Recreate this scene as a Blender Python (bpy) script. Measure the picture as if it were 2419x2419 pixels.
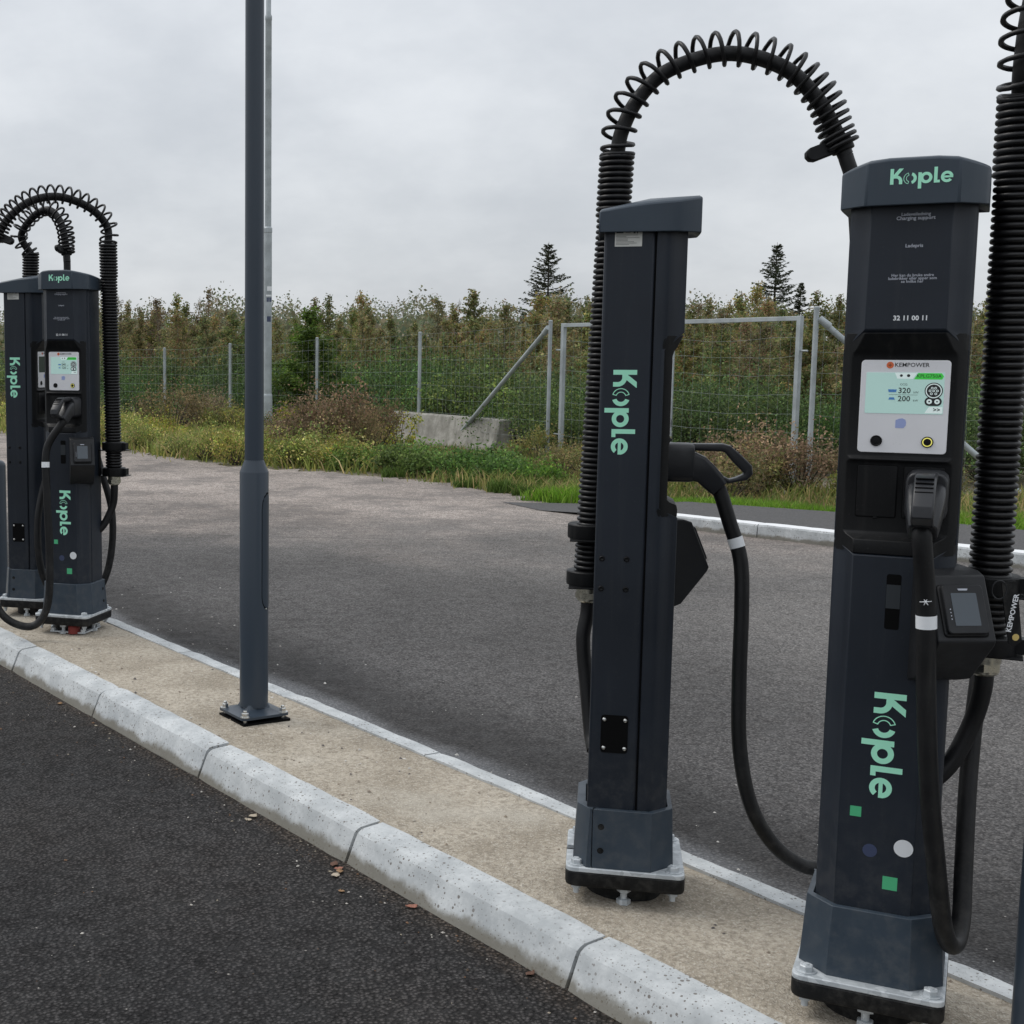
import bpy, bmesh, math, random
import numpy as np
from mathutils import Vector, Matrix

PI = math.pi
rad = math.radians
for o in list(bpy.data.objects):
    bpy.data.objects.remove(o)
SC = bpy.context.scene
COL = SC.collection

# ------------------------------------------------------------------ camera
cam_d = bpy.data.cameras.new('camera')
cam = bpy.data.objects.new('camera', cam_d)
COL.objects.link(cam)
cam_d.sensor_width = 36.0
cam_d.lens = 47.98
cam_d.shift_x = 0.24
cam_d.clip_start = 0.05
cam_d.clip_end = 3000
_p, _r = rad(6.844), rad(0.137)
_f = Vector((0, math.cos(_p), -math.sin(_p)))
_rt = Vector((1, 0, 0))
_up = _rt.cross(_f)
_rt2 = _rt * math.cos(_r) + _up * math.sin(_r)
_up2 = _up * math.cos(_r) - _rt * math.sin(_r)
cam.matrix_world = Matrix(((_rt2.x, _up2.x, -_f.x, 0), (_rt2.y, _up2.y, -_f.y, 0),
                           (_rt2.z, _up2.z, -_f.z, 1.5), (0, 0, 0, 1)))
SC.camera = cam
SC.render.resolution_x = SC.render.resolution_y = 1024
SC.view_settings.view_transform = 'Standard'
SC.view_settings.look = 'None'
SC.view_settings.exposure = 0.28
SC.view_settings.gamma = 1.0
SC.cycles.max_bounces = 6
SC.cycles.diffuse_bounces = 3
SC.cycles.glossy_bounces = 3
SC.cycles.transmission_bounces = 3

# ------------------------------------------------------------------ node helper
class NT:
    def __init__(s, tree):
        s.t = tree
        s.n = tree.nodes
        s.l = tree.links
    def new(s, typ, **kw):
        nd = s.n.new(typ)
        for k, v in kw.items():
            if k == 'ins':
                for a, b in v.items():
                    s.set(nd, a, b)
            else:
                setattr(nd, k, v)
        return nd
    def set(s, nd, key, val):
        sock = nd.inputs[key]
        if isinstance(val, bpy.types.NodeSocket):
            s.l.new(val, sock)
        else:
            sock.default_value = val
    def math(s, op, a, b=0.0, c=None, clamp=False):
        nd = s.n.new('ShaderNodeMath')
        nd.operation = op
        nd.use_clamp = clamp
        s.set(nd, 0, a)
        s.set(nd, 1, b)
        if c is not None:
            s.set(nd, 2, c)
        return nd.outputs[0]
    def mapr(s, v, a, b, c=0.0, d=1.0, smooth=True):
        nd = s.n.new('ShaderNodeMapRange')
        nd.interpolation_type = 'SMOOTHSTEP' if smooth else 'LINEAR'
        s.set(nd, 0, v)
        for i, x in enumerate((a, b, c, d)):
            s.set(nd, 1 + i, x)
        return nd.outputs[0]
    def mix(s, fac, a, b, mode='MIX'):
        nd = s.n.new('ShaderNodeMix')
        nd.data_type = 'RGBA'
        nd.blend_type = mode
        s.set(nd, 0, fac)
        for i, x in ((6, a), (7, b)):
            if isinstance(x, tuple) and len(x) == 3:
                x = (*x, 1.0)
            s.set(nd, i, x)
        return nd.outputs[2]
    def noise(s, vec, scale, detail=4.0, rough=0.55):
        nd = s.n.new('ShaderNodeTexNoise')
        if vec is not None:
            s.l.new(vec, nd.inputs['Vector'])
        nd.inputs['Scale'].default_value = scale
        nd.inputs['Detail'].default_value = detail
        nd.inputs['Roughness'].default_value = rough
        return nd.outputs[0]
    def voro(s, vec, scale, feature='F1'):
        nd = s.n.new('ShaderNodeTexVoronoi')
        nd.feature = feature
        if vec is not None:
            s.l.new(vec, nd.inputs['Vector'])
        nd.inputs['Scale'].default_value = scale
        return nd
    def dot(s, vec, d):
        nd = s.n.new('ShaderNodeVectorMath')
        nd.operation = 'DOT_PRODUCT'
        s.l.new(vec, nd.inputs[0])
        nd.inputs[1].default_value = d
        return nd.outputs['Value']

# ------------------------------------------------------------------ world: overcast sky
SUN_EL, SUN_AZ = rad(52), rad(-65)       # azimuth measured clockwise from +Y
world = bpy.data.worlds.new('World')
SC.world = world
world.use_nodes = True
w = NT(world.node_tree)
w.n.clear()
wout = w.new('ShaderNodeOutputWorld')
sky = w.new('ShaderNodeTexSky')
sky.sky_type = 'NISHITA'
sky.sun_disc = False
sky.sun_elevation = SUN_EL
sky.sun_rotation = SUN_AZ
bg1 = w.new('ShaderNodeBackground', ins={'Color': sky.outputs[0], 'Strength': 0.12})
tc = w.new('ShaderNodeTexCoord')
sep = w.new('ShaderNodeSeparateXYZ', ins={0: tc.outputs['Generated']})
den = w.math('ADD', w.math('MAXIMUM', sep.outputs[2], 0.0), 0.42)
cx = w.math('DIVIDE', sep.outputs[0], den)
cy = w.math('DIVIDE', sep.outputs[1], den)
cmb = w.new('ShaderNodeCombineXYZ', ins={0: cx, 1: cy, 2: 0.0})
n1 = w.noise(cmb.outputs[0], 1.7, 6.0, 0.55)
n2 = w.noise(cmb.outputs[0], 5.0, 5.0, 0.6)
nn = w.math('ADD', w.math('MULTIPLY', n1, 0.72), w.math('MULTIPLY', n2, 0.28))
cl = w.mapr(nn, 0.34, 0.68)
ccol = w.mix(cl, (0.445, 0.468, 0.50), (0.59, 0.61, 0.635))
# an overcast sky brightens evenly from the horizon to the zenith
elev = w.math('ADD', 0.97, w.math('MULTIPLY', w.math('MAXIMUM', sep.outputs[2], 0.0), 0.95))
ccol = w.mix(1.0, ccol, w.new('ShaderNodeCombineXYZ', ins={0: elev, 1: elev, 2: elev}).outputs[0], 'MULTIPLY')
bg2 = w.new('ShaderNodeBackground', ins={'Color': ccol, 'Strength': 1.0})
mixs = w.new('ShaderNodeMixShader', ins={0: 0.95, 1: bg1.outputs[0], 2: bg2.outputs[0]})
w.l.new(mixs.outputs[0], wout.inputs[0])

# ------------------------------------------------------------------ sun (veiled by cloud)
sun_d = bpy.data.lights.new('sun', 'SUN')
sun_d.energy = 1.0
sun_d.angle = rad(25)
sun_d.color = (1.0, 0.96, 0.9)
sun = bpy.data.objects.new('sun', sun_d)
COL.objects.link(sun)
sdir = Vector((math.sin(SUN_AZ) * math.cos(SUN_EL), math.cos(SUN_AZ) * math.cos(SUN_EL), math.sin(SUN_EL)))
sun.rotation_euler = sdir.to_track_quat('Z', 'Y').to_euler()
sun.location = sdir * 60

# ------------------------------------------------------------------ materials
MATS = {}
def mat(name, color, rough=0.5, metal=0.0, spec=0.5, var=0.0, vscale=8.0, bump=0.0, bscale=200.0, coat=0.0, emit=None):
    if name in MATS:
        return MATS[name]
    m = bpy.data.materials.new(name)
    m.use_nodes = True
    t = NT(m.node_tree)
    b = t.n['Principled BSDF']
    b.inputs['Base Color'].default_value = (*color, 1)
    b.inputs['Roughness'].default_value = rough
    b.inputs['Metallic'].default_value = metal
    b.inputs['Specular IOR Level'].default_value = spec
    b.inputs['Coat Weight'].default_value = coat
    obj = t.new('ShaderNodeTexCoord').outputs['Object']
    if var > 0:
        n = t.noise(obj, vscale, 5.0)
        f = t.mapr(n, 0.3, 0.7)
        c = t.mix(f, tuple(x * (1 - var) for x in color), tuple(min(1, x * (1 + var)) for x in color))
        t.l.new(c, b.inputs['Base Color'])
        r = t.mapr(t.noise(obj, vscale * 3, 4.0), 0.3, 0.7, max(0.05, rough - 0.08), min(1, rough + 0.08))
        t.l.new(r, b.inputs['Roughness'])
    if bump > 0:
        bp = t.new('ShaderNodeBump', ins={'Strength': bump, 'Distance': 0.002, 'Height': t.noise(obj, bscale, 3.0)})
        t.l.new(bp.outputs[0], b.inputs['Normal'])
    if emit:
        b.inputs['Emission Color'].default_value = (*emit[0], 1)
        b.inputs['Emission Strength'].default_value = emit[1]
    MATS[name] = m
    return m

PAINT = mat('slate_paint', (0.0145, 0.0195, 0.0285), 0.46, spec=0.34, var=0.22, vscale=1.8, bump=0.12, bscale=900)
PAINT_LIT = mat('slate_paint_lit', (0.034, 0.049, 0.067), 0.42, spec=0.4, var=0.10, vscale=3, bump=0.10, bscale=900)  # same paint as the column, lightened for the light on cap and collar
LAMPP = mat('lamp_paint', (0.033, 0.046, 0.063), 0.34, spec=0.42)
BLACK = mat('black_plastic', (0.005, 0.0054, 0.0062), 0.5, spec=0.22, var=0.15, vscale=6, bump=0.2, bscale=700)
BLACKG = mat('black_plastic_grey', (0.014, 0.015, 0.017), 0.48, spec=0.3, var=0.12, vscale=6, bump=0.2, bscale=800)
PLUGM = mat('plug_plastic', (0.016, 0.017, 0.020), 0.38, spec=0.4, var=0.12, vscale=9)
RUBBER = mat('cable_rubber', (0.007, 0.0072, 0.008), 0.5, spec=0.3, var=0.3, vscale=7, bump=0.2, bscale=150)
HOSE = mat('hose_plastic', (0.005, 0.005, 0.0058), 0.42, spec=0.4, var=0.2, vscale=10)
DARK = mat('dark_gap', (0.0022, 0.0022, 0.0024), 0.7, spec=0.12)
MINT = mat('mint_film', (0.42, 0.92, 0.67), 0.45)
GREEN = mat('green_film', (0.08, 0.47, 0.22), 0.45)
BLUEF = mat('blue_film', (0.045, 0.06, 0.12), 0.45)
WHITEF = mat('white_film', (0.78, 0.80, 0.82), 0.4)
GREYF = mat('grey_print', (0.42, 0.44, 0.50), 0.5)
LABEL = mat('paper_label', (0.62, 0.62, 0.58), 0.5, var=0.08, vscale=30)
PRINT = mat('black_print', (0.02, 0.02, 0.022), 0.5)
PANEL = mat('white_panel', (0.76, 0.76, 0.78), 0.35, var=0.04, vscale=6)
ORANGE = mat('orange_print', (0.75, 0.16, 0.05), 0.45)
LCD = mat('lcd', (0.30, 0.42, 0.40), 0.2, emit=((0.40, 0.62, 0.57), 0.35))
LCDW = mat('lcd_light', (0.5, 0.55, 0.55), 0.2, emit=((0.55, 0.68, 0.66), 0.4))
LCDDARK = mat('lcd_glancing', (0.05, 0.07, 0.06), 0.2)
LCDG = mat('lcd_green', (0.04, 0.40, 0.05), 0.2, emit=((0.04, 0.5, 0.05), 0.35))
LCDB = mat('lcd_blue', (0.08, 0.25, 0.6), 0.3)
ICON = mat('icon_print', (0.33, 0.40, 0.68), 0.5)
YELLOW = mat('yellow_ring', (0.75, 0.70, 0.12), 0.4, emit=((0.8, 0.75, 0.2), 0.4))
READER = mat('reader_screen', (0.045, 0.06, 0.075), 0.12, spec=0.6)
STEEL = mat('bright_steel', (0.62, 0.62, 0.60), 0.3, metal=1.0, var=0.1, vscale=40)
BRASS = mat('nickel_gland', (0.52, 0.50, 0.42), 0.33, metal=1.0, var=0.15, vscale=30)
STICK = mat('faded_sticker', (0.022, 0.028, 0.034), .5)
RED = mat('red_cap', (0.18, 0.02, 0.015), 0.6)

def galvanised():
    m = bpy.data.materials.new('galvanised_steel')
    m.use_nodes = True
    t = NT(m.node_tree)
    b = t.n['Principled BSDF']
    o = t.new('ShaderNodeTexCoord').outputs['Object']
    v = t.voro(o, 55.0)
    n = t.noise(o, 14, 5)
    f = t.math('ADD', t.math('MULTIPLY', t.mapr(v.outputs['Color'], 0.0, 1.0), 0.45), t.math('MULTIPLY', n, 0.55))
    c = t.mix(t.mapr(f, 0.3, 0.75), (0.40, 0.43, 0.45), (0.56, 0.59, 0.61))
    t.l.new(c, b.inputs['Base Color'])
    b.inputs['Metallic'].default_value = 0.15
    t.l.new(t.mapr(n, 0.3, 0.7, 0.4, 0.62), b.inputs['Roughness'])
    return m
def dusty(m):
    t = NT(m.node_tree)
    b = t.n['Principled BSDF']
    src = b.inputs['Base Color'].links[0].from_socket
    o = t.new('ShaderNodeTexCoord').outputs['Object']
    z = t.new('ShaderNodeSeparateXYZ', ins={0: o}).outputs[2]
    st = t.noise(t.new('ShaderNodeMapping', ins={0: o, 'Scale': (38.0, 38.0, 2.2)}).outputs[0], 1.0, 4.0, 0.6)
    sp = t.noise(o, 160.0, 2.0, 0.5)
    splash = t.math('MULTIPLY', t.mapr(z, 0.62, 0.10), t.mapr(t.noise(o, 26.0, 5.0, 0.7), 0.42, 0.72))
    f = t.math('ADD', t.math('MULTIPLY', splash, 0.14), t.math('MULTIPLY', t.mapr(st, 0.52, 0.78), 0.045))
    f = t.math('ADD', f, t.math('MULTIPLY', t.mapr(sp, 0.66, 0.74), 0.05))
    t.l.new(t.mix(f, src, (0.20, 0.19, 0.17)), b.inputs['Base Color'])
    r0 = b.inputs['Roughness'].links[0].from_socket
    t.l.new(t.math('ADD', r0, t.math('MULTIPLY', f, 1.2)), b.inputs['Roughness'])
for _m in (PAINT, PAINT_LIT, BLACK, RUBBER, HOSE):
    dusty(_m)
GALV = galvanised()
GALVP = mat('galvanised_pipe', (0.37, 0.405, 0.42), 0.5, metal=0.2, spec=0.4, var=0.16, vscale=5)

KD = Vector((0.5115, -0.8593, 0.0))     # along the island, towards the camera side
KN = Vector((0.8593, 0.5115, 0.0))      # across the island, towards the far lot
KA = math.atan2(KD.y, KD.x)
N_IN, N_OUT = 2.48, 3.117               # dirt edge (near) and outer far kerb edge
def isl(s, n, z=0.0):
    v = KD * s + KN * n
    return Vector((v.x, v.y, z))

def asphalt(name, kind):
    m = bpy.data.materials.new(name)
    m.use_nodes = True
    t = NT(m.node_tree)
    b = t.n['Principled BSDF']
    pos = t.new('ShaderNodeNewGeometry').outputs['Position']
    v1 = t.voro(pos, 88.0)
    v2 = t.voro(pos, 210.0)
    big = t.noise(pos, 0.9, 5.0, 0.6)
    mid = t.noise(pos, 9.0, 5.0, 0.65)
    fine = t.noise(pos, 90.0, 3.0, 0.7)
    agg = t.math('ADD', t.math('MULTIPLY', v1.outputs['Color'], 0.6), t.math('MULTIPLY', v2.outputs['Color'], 0.4))
    stone = t.mapr(v1.outputs['Distance'], 0.15, 0.62, *((1.6, 0.36) if kind == 'near' else (1.36, 0.80)))  # dark binder, with shade in the crevices painted into the colour
    if kind == 'near':
        c = t.mix(t.mapr(agg, 0.1, 0.95), (0.010, 0.0095, 0.0096), (0.058, 0.0545, 0.054))
        c = t.mix(t.mapr(big, 0.35, 0.7, 0.0, 0.45), c, (0.046, 0.040, 0.036))
        # dust swept along the kerb foot
        tn = t.math('SUBTRACT', t.dot(pos, KN), N_IN - 0.135)
        wob = t.math('ADD', tn, t.math('MULTIPLY', t.math('SUBTRACT', mid, 0.5), 0.12))
        edge = t.mapr(wob, -0.11, 0.0, 0.0, 0.55)
        c = t.mix(t.math('MULTIPLY', edge, t.mapr(fine, 0.35, 0.65, 0.3, 1.0)), c, (0.10, 0.075, 0.055))
        bright = t.math('GREATER_THAN', t.voro(pos, 17.0).outputs['Distance'], 0.0)
        sp = t.voro(pos, 21.0)
        spk = t.math('LESS_THAN', sp.outputs['Distance'], 0.075)
        spk = t.math('MULTIPLY', spk, t.math('GREATER_THAN', sp.outputs['Color'], 0.72))
        c = t.mix(t.math('MULTIPLY', spk, 0.5), c, (0.45, 0.42, 0.38))
        rough = (0.55, 0.85)
    else:
        c = t.mix(t.mapr(agg, 0.1, 0.95), (0.034, 0.032, 0.032), (0.150, 0.143, 0.139))
        tn = t.math('SUBTRACT', t.dot(pos, KN), N_OUT)
        wob = t.math('ADD', tn, t.math('MULTIPLY', t.math('SUBTRACT', big, 0.5), 0.35))
        # cement dust beside the kerb, a darker band, then weathered asphalt
        dust = t.mapr(wob, 0.36, 0.18)
        dark_band = t.math('MULTIPLY', t.mapr(wob, 0.18, 0.36), t.mapr(wob, 1.05, 0.50))
        old = t.mapr(wob, 1.0, 4.5)
        c = t.mix(t.math('MULTIPLY', dark_band, 0.6), c, (0.022, 0.021, 0.021))
        c = t.mix(t.math('MULTIPLY', dust, 0.75), c, (0.19, 0.195, 0.205))
        oldc = t.mix(t.mapr(agg, 0.1, 0.95), (0.080, 0.075, 0.071), (0.27, 0.255, 0.24))
        c = t.mix(t.math('MULTIPLY', old, t.mapr(big, 0.25, 0.7, 0.35, 0.85)), c, oldc)
        # grit washed over the far end
        sep = t.new('ShaderNodeSeparateXYZ', ins={0: pos})
        far = t.math('ADD', sep.outputs[1], t.math('MULTIPLY', sep.outputs[0], 0.25))
        far = t.math('ADD', far, t.math('MULTIPLY', t.math('SUBTRACT', t.noise(pos, 0.55, 5.0, 0.65), 0.5), 7.0))
        fg = t.math('MULTIPLY', t.mapr(far, 10.2, 14.6), t.mapr(t.noise(pos, 3.0, 5.0, 0.7), 0.25, 0.5, 0.65, 1.0))
        grit = t.mix(t.mapr(t.math('ADD', t.math('MULTIPLY', agg, 0.5), t.math('MULTIPLY', t.noise(pos, 22.0, 4.0, 0.75), 0.5)), 0.3, 0.75), (0.16, 0.138, 0.124), (0.54, 0.47, 0.42))
        grit = t.mix(t.mapr(t.noise(pos, 1.6, 5.0, 0.7), 0.45, 0.62, 0.0, 0.6), grit, (0.155, 0.14, 0.13))
        c = t.mix(fg, c, grit)
        # thin joint lines between asphalt lanes
        st = t.math('ADD', t.dot(pos, (0.12, 0.993, 0.0)), t.math('MULTIPLY', t.math('SUBTRACT', t.noise(pos, 1.2, 3.0), 0.5), 0.12))
        ln = t.math('LESS_THAN', t.math('ABSOLUTE', t.math('SUBTRACT', st, 11.6)), 0.022)
        c = t.mix(t.math('MULTIPLY', ln, 0.25), c, (0.03, 0.03, 0.03))
        rough = (0.6, 0.9)
    # broad worn and darker patches, a few old oil drips
    wear = t.mapr(t.noise(pos, 0.42, 4.0, 0.6), 0.3, 0.7, 0.80, 1.20)
    stone = t.math('MULTIPLY', stone, wear)
    dv_ = t.voro(pos, 0.9)
    drip = t.math('MULTIPLY', t.math('GREATER_THAN', dv_.outputs['Color'], 0.62), t.mapr(t.math('ADD', dv_.outputs['Distance'], t.math('MULTIPLY', mid, 0.10)), 0.10, 0.05, 0.0, 0.5))
    stone = t.math('MULTIPLY', stone, t.math('SUBTRACT', 1.0, drip))
    c = t.mix(1.0, c, t.new('ShaderNodeCombineXYZ', ins={0: stone, 1: stone, 2: stone}).outputs[0], 'MULTIPLY')
    t.l.new(c, b.inputs['Base Color'])
    b.inputs['Specular IOR Level'].default_value = 0.18
    t.l.new(t.mapr(mid, 0.3, 0.7, *rough), b.inputs['Roughness'])
    h = t.math('ADD', t.math('MULTIPLY', v1.outputs['Distance'], 1.0), t.math('MULTIPLY', fine, 0.5))
    bp = t.new('ShaderNodeBump', ins={'Strength': 1.0, 'Distance': 0.008, 'Height': h})
    bp.invert = True
    t.l.new(bp.outputs[0], b.inputs['Normal'])
    return m
ASPH_NEAR = asphalt('asphalt_near', 'near')
ASPH_FAR = asphalt('asphalt_lot', 'far')

def dirt_mat():
    m = bpy.data.materials.new('stone_dust')
    m.use_nodes = True
    t = NT(m.node_tree)
    b = t.n['Principled BSDF']
    pos = t.new('ShaderNodeNewGeometry').outputs['Position']
    a = t.noise(pos, 3.2, 6.0, 0.62)
    f = t.noise(pos, 55.0, 4.0, 0.7)
    v = t.voro(pos, 190.0)
    c = t.mix(t.mapr(a, 0.3, 0.7), (0.315, 0.272, 0.213), (0.50, 0.445, 0.365))
    c = t.mix(t.mapr(f, 0.35, 0.68, 0.0, 0.75), c, (0.20, 0.172, 0.135))
    c = t.mix(t.mapr(v.outputs['Color'], 0.5, 1.0, 0.0, 0.6), c, (0.58, 0.535, 0.46))
    pale = t.mapr(t.noise(pos, 1.3, 3.0), 0.55, 0.72, 0.0, 0.45)
    c = t.mix(pale, c, (0.50, 0.47, 0.41))
    t.l.new(c, b.inputs['Base Color'])
    b.inputs['Roughness'].default_value = 0.95
    b.inputs['Specular IOR Level'].default_value = 0.15
    h = t.math('ADD', t.math('MULTIPLY', f, 1.0), t.math('MULTIPLY', a, 2.5))
    h = t.math('ADD', h, t.math('MULTIPLY', v.outputs['Distance'], 0.5))
    bp = t.new('ShaderNodeBump', ins={'Strength': 0.7, 'Distance': 0.008, 'Height': h})
    t.l.new(bp.outputs[0], b.inputs['Normal'])
    return m
DIRT = dirt_mat()

def kerb_mat(name, white=False):
    m = bpy.data.materials.new(name)
    m.use_nodes = True
    t = NT(m.node_tree)
    b = t.n['Principled BSDF']
    pos = t.new('ShaderNodeNewGeometry').outputs['Position']
    z = t.new('ShaderNodeSeparateXYZ', ins={0: pos}).outputs[2]
    a = t.noise(pos, 7.0, 6.0, 0.65)
    f = t.noise(pos, 60.0, 4.0, 0.7)
    oi = t.new('ShaderNodeObjectInfo').outputs['Random']
    c = t.mix(t.mapr(a, 0.3, 0.7), (0.36, 0.38, 0.39), (0.58, 0.60, 0.605))
    c = t.mix(t.mapr(f, 0.35, 0.75, 0.0, 0.4), c, (0.34, 0.36, 0.37))
    c = t.mix(t.math('MULTIPLY', oi, 0.22), c, (0.50, 0.51, 0.50))
    # pits and dark grains
    v = t.voro(pos, 62.0)
    p1 = t.math('LESS_THAN', v.outputs['Distance'], t.mapr(v.outputs['Color'], 0.2, 1.0, 0.02, 0.34, False))
    v2 = t.voro(pos, 130.0)
    p2 = t.math('LESS_THAN', v2.outputs['Distance'], t.mapr(v2.outputs['Color'], 0.35, 1.0, 0.0, 0.36, False))
    pit = t.math('MAXIMUM', p1, p2)
    pit = t.math('MULTIPLY', pit, t.mapr(t.noise(pos, 2.2, 3.0), 0.30, 0.55, 0.45, 0.9))
    c = t.mix(pit, c, (0.16, 0.145, 0.13))
    # moss and road dirt splashed on the foot, with an uneven upper edge
    lift = t.math('ADD', z, t.math('MULTIPLY', t.math('SUBTRACT', t.noise(pos, 5.0, 6.0, 0.7), 0.5), -0.10))
    dirt = t.mapr(lift, -0.070, -0.098)
    c = t.mix(t.math('MULTIPLY', dirt, 0.82), c, (0.135, 0.12, 0.088))
    if white:
        n = t.new('ShaderNodeNewGeometry').outputs['Normal']
        nz = t.new('ShaderNodeSeparateXYZ', ins={0: n}).outputs[2]
        pt = t.math('MULTIPLY', t.mapr(nz, 0.55, 0.8), t.mapr(f, 0.28, 0.4, 0.45, 1.0))
        c = t.mix(pt, c, (0.72, 0.73, 0.74))
    t.l.new(c, b.inputs['Base Color'])
    b.inputs['Roughness'].default_value = 0.85
    b.inputs['Specular IOR Level'].default_value = 0.3
    h = t.math('SUBTRACT', t.math('MULTIPLY', f, 0.6), t.math('MULTIPLY', pit, 1.2))
    bp = t.new('ShaderNodeBump', ins={'Strength': 0.6, 'Distance': 0.004, 'Height': h})
    t.l.new(bp.outputs[0], b.inputs['Normal'])
    return m
KERB = kerb_mat('kerb_concrete')
KERBW = kerb_mat('kerb_painted', True)

def concrete_mat():
    m = bpy.data.materials.new('weathered_concrete')
    m.use_nodes = True
    t = NT(m.node_tree)
    b = t.n['Principled BSDF']
    o = t.new('ShaderNodeTexCoord').outputs['Object']
    mp = t.new('ShaderNodeMapping', ins={0: o, 'Scale': (9.0, 9.0, 0.8)})
    st = t.noise(mp.outputs[0], 1.0, 5.0, 0.65)
    a = t.noise(o, 4.0, 6.0, 0.65)
    c = t.mix(t.mapr(a, 0.3, 0.7), (0.20, 0.19, 0.165), (0.36, 0.345, 0.31))
    c = t.mix(t.mapr(st, 0.45, 0.7, 0.0, 0.6), c, (0.11, 0.105, 0.085))
    t.l.new(c, b.inputs['Base Color'])
    b.inputs['Roughness'].default_value = 0.92
    bp = t.new('ShaderNodeBump', ins={'Strength': 0.5, 'Distance': 0.01, 'Height': t.noise(o, 30.0, 4.0)})
    t.l.new(bp.outputs[0], b.inputs['Normal'])
    return m
CONC = concrete_mat()

def ground_mat():
    m = bpy.data.materials.new('verge_soil')
    m.use_nodes = True
    t = NT(m.node_tree)
    b = t.n['Principled BSDF']
    pos = t.new('ShaderNodeNewGeometry').outputs['Position']
    a = t.noise(pos, 0.8, 6.0, 0.65)
    f = t.noise(pos, 14.0, 5.0, 0.7)
    c = t.mix(t.mapr(a, 0.35, 0.65), (0.19, 0.158, 0.118), (0.095, 0.10, 0.050))
    c = t.mix(t.mapr(f, 0.4, 0.7, 0.0, 0.6), c, (0.25, 0.21, 0.165))
    t.l.new(c, b.inputs['Base Color'])
    b.inputs['Roughness'].default_value = 0.95
    bp = t.new('ShaderNodeBump', ins={'Strength': 0.8, 'Distance': 0.03, 'Height': f})
    t.l.new(bp.outputs[0], b.inputs['Normal'])
    return m
SOIL = ground_mat()

def leaf_mat(name, tint=(1, 1, 1), jitter=0.22, trans=0.5):
    m = bpy.data.materials.new(name)
    m.use_nodes = True
    t = NT(m.node_tree)
    t.n.clear()
    out = t.new('ShaderNodeOutputMaterial')
    at = t.new('ShaderNodeAttribute')
    at.attribute_name = 'Col'
    r = t.new('ShaderNodeObjectInfo').outputs['Random']
    hs = t.new('ShaderNodeHueSaturation', ins={'Color': at.outputs['Color'],
                                               'Hue': t.mapr(r, 0, 1, 0.5 - 0.03 * jitter * 4, 0.5 + 0.02 * jitter * 4, False),
                                               'Value': t.mapr(t.math('FRACT', t.math('MULTIPLY', r, 7.3)), 0, 1, 1 - jitter, 1 + jitter, False),
                                               'Saturation': t.mapr(t.math('FRACT', t.math('MULTIPLY', r, 13.7)), 0, 1, 0.85, 1.1, False)})
    c = t.mix(1.0, hs.outputs[0], tint, 'MULTIPLY')
    d = t.new('ShaderNodeBsdfPrincipled', ins={'Base Color': c, 'Roughness': 0.55, 'Specular IOR Level': 0.3})
    tr = t.new('ShaderNodeBsdfTranslucent', ins={'Color': c})
    mx = t.new('ShaderNodeMixShader', ins={0: trans, 1: d.outputs[0], 2: tr.outputs[0]})
    t.l.new(mx.outputs[0], out.inputs[0])
    return m
LEAF = leaf_mat('leaf', tint=(1.12, 1.10, 1.06))
GRASSM = leaf_mat('grass_blade', jitter=0.0)
BARK = mat('bark', (0.22, 0.19, 0.145), 0.9, var=0.3, vscale=9)
BARKD = mat('bark_dark', (0.06, 0.048, 0.038), 0.9, var=0.3, vscale=5)

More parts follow.
